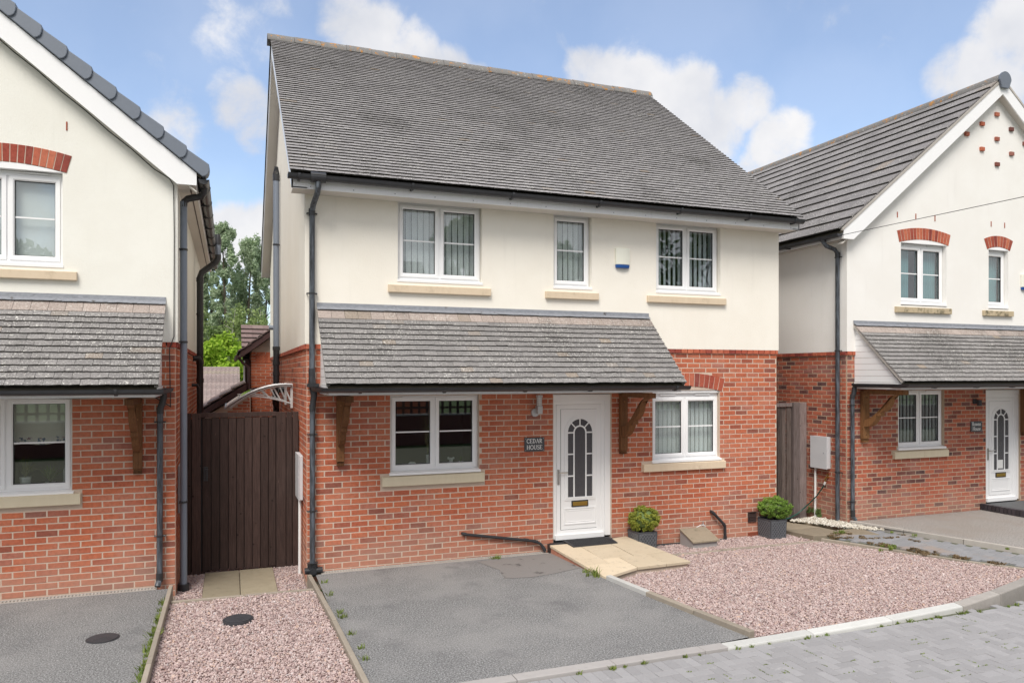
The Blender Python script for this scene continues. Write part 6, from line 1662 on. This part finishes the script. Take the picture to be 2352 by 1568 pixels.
for (cx, cy, sx_, sy_, n_) in ((8.15, -.62, .22, .08, 16), (7.85, -.86, .12, .08, 8), (8.15, -1.45, .16, .12, 9), (8.33, -1.95, .16, .22, 26), (8.55, -2.45, .09, .14, 12), (8.72, -2.80, .05, .09, 8), (8.3, -.95, .3, .25, 10), (8.7, -1.2, .3, .4, 8), (9.55, -.10, .08, .03, 6)):
    bs += [(random.gauss(cx, sx_ * .5), random.gauss(cy, sy_ * .5), .012, random.uniform(.4, 1.0)) for _ in range(n_)]
tufts('weeds', bs, 'leaf_brown', 'brown dried weeds and moss on the side path', .022, 34, .055, 2.4, .006)
tufts('weeds', [(8.22 + random.gauss(0, .1), -.60 + random.gauss(0, .04), .012, .8) for _ in range(6)] + [(8.1 + random.gauss(0, .15), -1.62 + random.gauss(0, .1), .01, .6) for _ in range(9)] + [(9.1, -1.2, .03, .7), (8.95, -.9, .03, .5), (9.5, -2.4, .05, .5)], 'leaf_weed', 'green weeds on the side path', .05, 24, .05, 1.2)
tufts('ivy', [(XRH - .03, .72 + random.gauss(0, .1), -.03 + random.random() * .12, .9) for _ in range(9)], 'leaf_dark', 'ivy at the foot of the white conduit', .10, 10, .05, .6, .018)

# ================================================================== HOUSES AND TREES BEHIND
FB = Frame((-.42, 9.75, 0), (1, 0, 0), (0, -1, 0)); FBL = Frame((-.42, 9.75, 0), (0, 1, 0), (-1, 0, 0))
hb = thing('house', 'red brick house with brown tiled gable glimpsed between left and middle house', 'house', (-.42, 9.75, -2))
lst = brick_list(FB, 0, 3.0, -.8, 3.1, []) + brick_list(FBL, 0.02, 3.0, -.8, 3.1, [], 1)
mb = MB(); FB.box(mb, .008, 5, -6, -.008, -2.2, 3.12); FB.poly(mb, [(.008, 3.12), (5, 3.12), (2.5, 4.95)], -6, -.008); mb.build('wall', 'mortar', hb)
lay_bricks(hb, lst, 'bg_brick')
sold = [(FB, .10 + i * .075, .165 + i * .075, 2.82, 3.04) for i in range(8)]; lay_bricks(hb, sold, 'bg_brick', 'brick', 0, .006)
mb = MB(); k5 = .76
mb.hexa([(-.66, 9.55, 3.02), (2.1, 9.55, 3.02 + 2.76 * k5), (2.1, 16, 3.02 + 2.76 * k5), (-.66, 16, 3.02), (-.66, 9.55, 3.09), (2.1, 9.55, 3.09 + 2.76 * k5), (2.1, 16, 3.09 + 2.76 * k5), (-.66, 16, 3.09)])
rfb = mb.build('roof', 'fascia_brown', hb)
tiles(rfb, 'roof_tile', (-.70, 9.50, 3.08), (0, 1, 0), (1, 0, k5), 6.4, 11, .31, .30, .03, 'bg_tile', False, 60)
mb = MB(); mb.prism([(-.68, 9.53, 2.93), (2.1, 9.53, 2.93 + 2.78 * k5), (2.1, 9.53, 3.09 + 2.78 * k5), (-.68, 9.53, 3.09)], [(-.68, 9.56, 2.93), (2.1, 9.56, 2.93 + 2.78 * k5), (2.1, 9.56, 3.09 + 2.78 * k5), (-.68, 9.56, 3.09)]); mb.build('bargeboard', 'fascia_brown', rfb)
gutter(rfb, [(-.74, 9.5, 3.0), (-.74, 15.8, 3.0)], r=.055, mat='fascia_brown')
pipe(hb, [(-.72, 9.62, 2.95), (-.60, 9.64, 2.80), (-.475, 9.66, 2.70), (-.475, 9.66, -.5)], .034, (), 'downpipe', 'fascia_brown')
mb = MB(); mb.box(-.56, -.435, 10.1, 11.6, .9, 2.9); recess = mb.build('dark_recess', 'bg_dark_panel', hb)  # dark-coloured box standing in for the darkness of the side recess
mb = MB(); mb.box(-.60, -.565, 10.06, 10.12, 1.1, 2.75); mb.build('window_frame', 'upvc', recess)
mb = MB(); mb.hexa([(-.60, 11.2, 2.9), (2.5, 11.2, 2.9), (2.5, 13.0, 3.86), (-.60, 13.0, 3.86), (-.60, 11.2, 2.97), (2.5, 11.2, 2.97), (2.5, 13.0, 3.93), (-.60, 13.0, 3.93)]); rw = mb.build('rear_roof', 'fascia_brown', hb)
tiles(rw, 'rear_roof_tile', (-.62, 11.17, 2.97), (1, 0, 0), (0, 1.85, .98), 3.1, 7, .29, .30, .035, 'bg_tile', False, 40)
# low lean-to roof to the left
mb = MB(); mb.box(-2.2, -.45, 9.15, 13, -2.2, 1.62); mb.prism([(-2.2, 9.15, 1.0), (-.45, 9.15, 1.0), (-.45, 9.15, 2.12)], [(-2.2, 13, 1.0), (-.45, 13, 1.0), (-.45, 13, 2.12)]) if False else None
mb = MB(); mb.prism([(-2.1, 9.15, -2.2), (-.45, 9.15, -2.2), (-.45, 9.15, 2.16), (-2.1, 9.15, 1.16)], [(-2.1, 13, -2.2), (-.45, 13, -2.2), (-.45, 13, 2.16), (-2.1, 13, 1.16)]); mb.build('lean_to_wall', 'mortar', hb)
FLN = Frame((-2.1, 9.15, 0), (1, 0, 0), (0, -1, 0)); lb = [b for b in brick_list(FLN, 0, 1.64, -.8, 2.1, []) if b[4] < 1.10 + b[1] * .60]
lay_bricks(hb, lb, 'bg_brick', 'brick', 0, .002)
mb = MB(); mb.hexa([(-2.4, 8.95, 1.10), (-.55, 8.95, 2.27), (-.55, 13, 2.27), (-2.4, 13, 1.10), (-2.4, 8.95, 1.15), (-.55, 8.95, 2.32), (-.55, 13, 2.32), (-2.4, 13, 1.15)]); rl = mb.build('lean_to_roof', 'fascia_brown', hb)
tiles(rl, 'lean_to_tile', (-2.43, 8.92, 1.15), (0, 1, 0), (1, 0, .635), 4.1, 7, .31, .30, .035, 'bg_tile', False, 30)
mb = MB(); mb.prism([(-2.4, 8.925, 1.0), (-.55, 8.925, 2.17), (-.55, 8.925, 2.31), (-2.4, 8.925, 1.14)], [(-2.4, 8.945, 1.0), (-.55, 8.945, 2.17), (-.55, 8.945, 2.31), (-2.4, 8.945, 1.14)]); mb.build('bargeboard', 'fascia_brown', rl)

hg = thing('garage', 'low building with grey brown pantiled roof beyond the brick house', 'building', (-1.5, 29, -2.5))
mb = MB(); mb.box(-4.2, -.6, 28.9, 34, -2.6, 1.1); mb.build('wall', 'bg_brick', hg)
mb = MB(); mb.hexa([(-4.5, 28.55, 1.02), (-.44, 28.55, 1.02), (-.44, 31.2, 2.75), (-4.5, 31.2, 2.75), (-4.5, 28.55, 1.08), (-.44, 28.55, 1.08), (-.44, 31.2, 2.81), (-4.5, 31.2, 2.81)]); mb.hexa([(-4.5, 34, 1.02), (-.44, 34, 1.02), (-.44, 31.2, 2.75), (-4.5, 31.2, 2.75), (-4.5, 34, 1.08), (-.44, 34, 1.08), (-.44, 31.2, 2.81), (-4.5, 31.2, 2.81)]); rg = mb.build('roof', 'fascia_brown', hg)
V, F = [], []; nu = 160; nr = 12
for r_ in range(nr):
    f0, f1 = r_ / nr, (r_ + 1.12) / nr
    for i in range(nu + 1):
        x_ = -4.5 + 4.06 * i / nu; o_ = .022 * math.sin(i * 2 * math.pi / 8.0); 
        for f, l in ((f0, .045), (f1, .012)): V.append((x_ + 1.5, 28.5 + 2.68 * f - 29, 1.06 + 1.75 * f + l + o_ + .02 + 2.5))
        V.append((x_ + 1.5, 28.5 + 2.68 * f0 - 29, 1.06 + 1.75 * f0 + 2.5))
    for i in range(nu): a = (r_ * (nu + 1) + i) * 3; F.append((a, a + 3, a + 4, a + 1)); F.append((a + 2, a + 5, a + 3, a))
link('pantiles', np_mesh('pantiles', V, F, 'bg_tile_grey', True), rg, 'stuff')
mb = MB(); mb.tube([(-4.5, 31.2, 2.80), (-.44, 31.2, 2.80)], .11, 8); mb.build('ridge', 'bg_tile_grey', rg)

for i, (f, Dy, h, c) in enumerate(((-.035, 60, 12.5, 1.5), (-.0215, 63, 14.4, 1.6), (-.0055, 58, 14.8, 1.75), (.010, 65, 12.0, 1.4), (.0245, 60, 14.0, 2.0), (.043, 62, 13.6, 1.9))):
    lab = ('slim dark poplar at the left house gutter', 'second tall poplar from the left in the gap between the houses', 'tallest poplar in the middle of the gap between the houses', 'shorter poplar behind the birches in the gap', 'broad poplar rising beside the middle house roof edge', 'poplar mostly hidden behind the middle house')[i]
    tree('poplar_tree', lab, CAM[0] + f * Dy * 1.06, CAM[1] + Dy * 1.06, -.5, h, 'poplar', 'leaf_poplar', 9500, .12, 'poplars behind the houses', .22, c)
tree('birch_tree', 'pale birch with white trunk left of the bright green maple', -2.9, 39.5, -2.4, 9.9, 'birch', 'leaf_birch', 6500, .10, 'birches behind the houses', .12, 2.4, 'birch_bark')
tree('birch_tree', 'leaning birch with a white limb above the brown tiled house', -1.1, 41, -2.4, 9.4, 'birch', 'leaf_birch', 6500, .10, 'birches behind the houses', .13, 2.4, 'birch_bark', .06)
tree('birch_tree', 'birch beside the middle house wall above the brick gable', .9, 43, -2.4, 9.6, 'birch', 'leaf_birch', 6000, .10, 'birches behind the houses', .12, 2.6, 'birch_bark')
tree('maple_tree', 'low bright yellow green maple behind the pantiled roof', -1.5, 36.0, -2.4, 7.1, 'round', 'leaf_maple', 6500, .12, None, .16, 1.75)
tree('broadleaf_tree', 'dark leafy tree filling the gap behind the birches', -1.9, 51, -2.4, 8.4, 'round', 'leaf_dark', 9000, .17, 'broadleaf trees behind the birches', .2, 3.2)
tree('broadleaf_tree', 'mid green leafy tree behind the leaning birch', 1.4, 53, -2.4, 9.0, 'round', 'leaf_birch', 9000, .17, 'broadleaf trees behind the birches', .2, 3.2)

# ================================================================== ACROSS THE ROAD (behind the camera, seen in the window glass)
gwl = thing('garden_wall', 'low brick garden wall across the road', 'wall', (2, -17.2, 0))
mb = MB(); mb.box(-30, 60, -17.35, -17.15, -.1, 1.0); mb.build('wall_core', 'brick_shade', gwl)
mb = MB(); mb.box(-30, 60, -17.40, -17.10, 1.002, 1.06); mb.build('coping', 'strip_grey', gwl)
fn = thing('picket_fence', 'dark timber picket fence on top of the garden wall across the road', 'fence', (2, -17.25, 1.06))
pm = np_mesh('picket', *(lambda m: (np.array(m.v), np.array(m.f)))(MB().box(-.045, .045, -.01, .01, 0, .85)), 'gate_wood')
for i in range(290): o_ = link('picket', pm, fn); o_.location = (-30 - 2 + i * .30, 0, 0)
mb = MB(); mb.box(-30, 57, -17.24, -17.20, 1.25, 1.33); mb.box(-30, 57, -17.24, -17.20, 1.70, 1.78); mb.build('rail', 'gate_wood', fn)
tag(sheet('lawn', [(-60, -17.4), (60, -17.4), (60, -60), (-60, -60)], -.04, 'grass', label='lawn across the road'), kind='structure')
for i, (x_, y_, h, c) in enumerate(((11.9, -30, 11.2, 2.3), (18.2, -31, 10.2, 2.7), (26.5, -30, 15.0, 5.4), (-12, -31, 9, 3.4))):
    tree('broadleaf_tree', ('slender tree across the road reflected in the widest upper window', 'rounded tree across the road reflected in the narrow upper window', 'largest tree across the road, opposite the right house', 'lowest tree across the road, opposite the left house')[i], x_, y_, -.1, h, 'round', 'leaf_dark', 5000, .28, 'broadleaf trees across the road', .25, c)
ho = thing('house', 'brick house with dark roof across the road', 'house', (1, -30, 0))
mb = MB(); mb.box(-4, 9, -35, -28, -.1, 5.4); mb.build('wall', 'bg_brick', ho)
mb = MB(); mb.prism([(-4.3, -27.7, 5.35), (-4.3, -35.3, 5.35), (-4.3, -31.5, 8.9)], [(9.3, -27.7, 5.35), (9.3, -35.3, 5.35), (9.3, -31.5, 8.9)]); ro = mb.build('roof', 'roof_tile_big', ho)
mb = MB(); mb.box(-3.2, -2.4, -32, -31, 7.0, 10.4); mb.build('chimney', 'brick', ro)
for x_ in (-2.6, .4, 3.2): mb = MB(); mb.box(x_ - .6, x_ + .6, -27.99, -27.95, 2.9, 4.0); mb.build('window', 'upvc', ho)
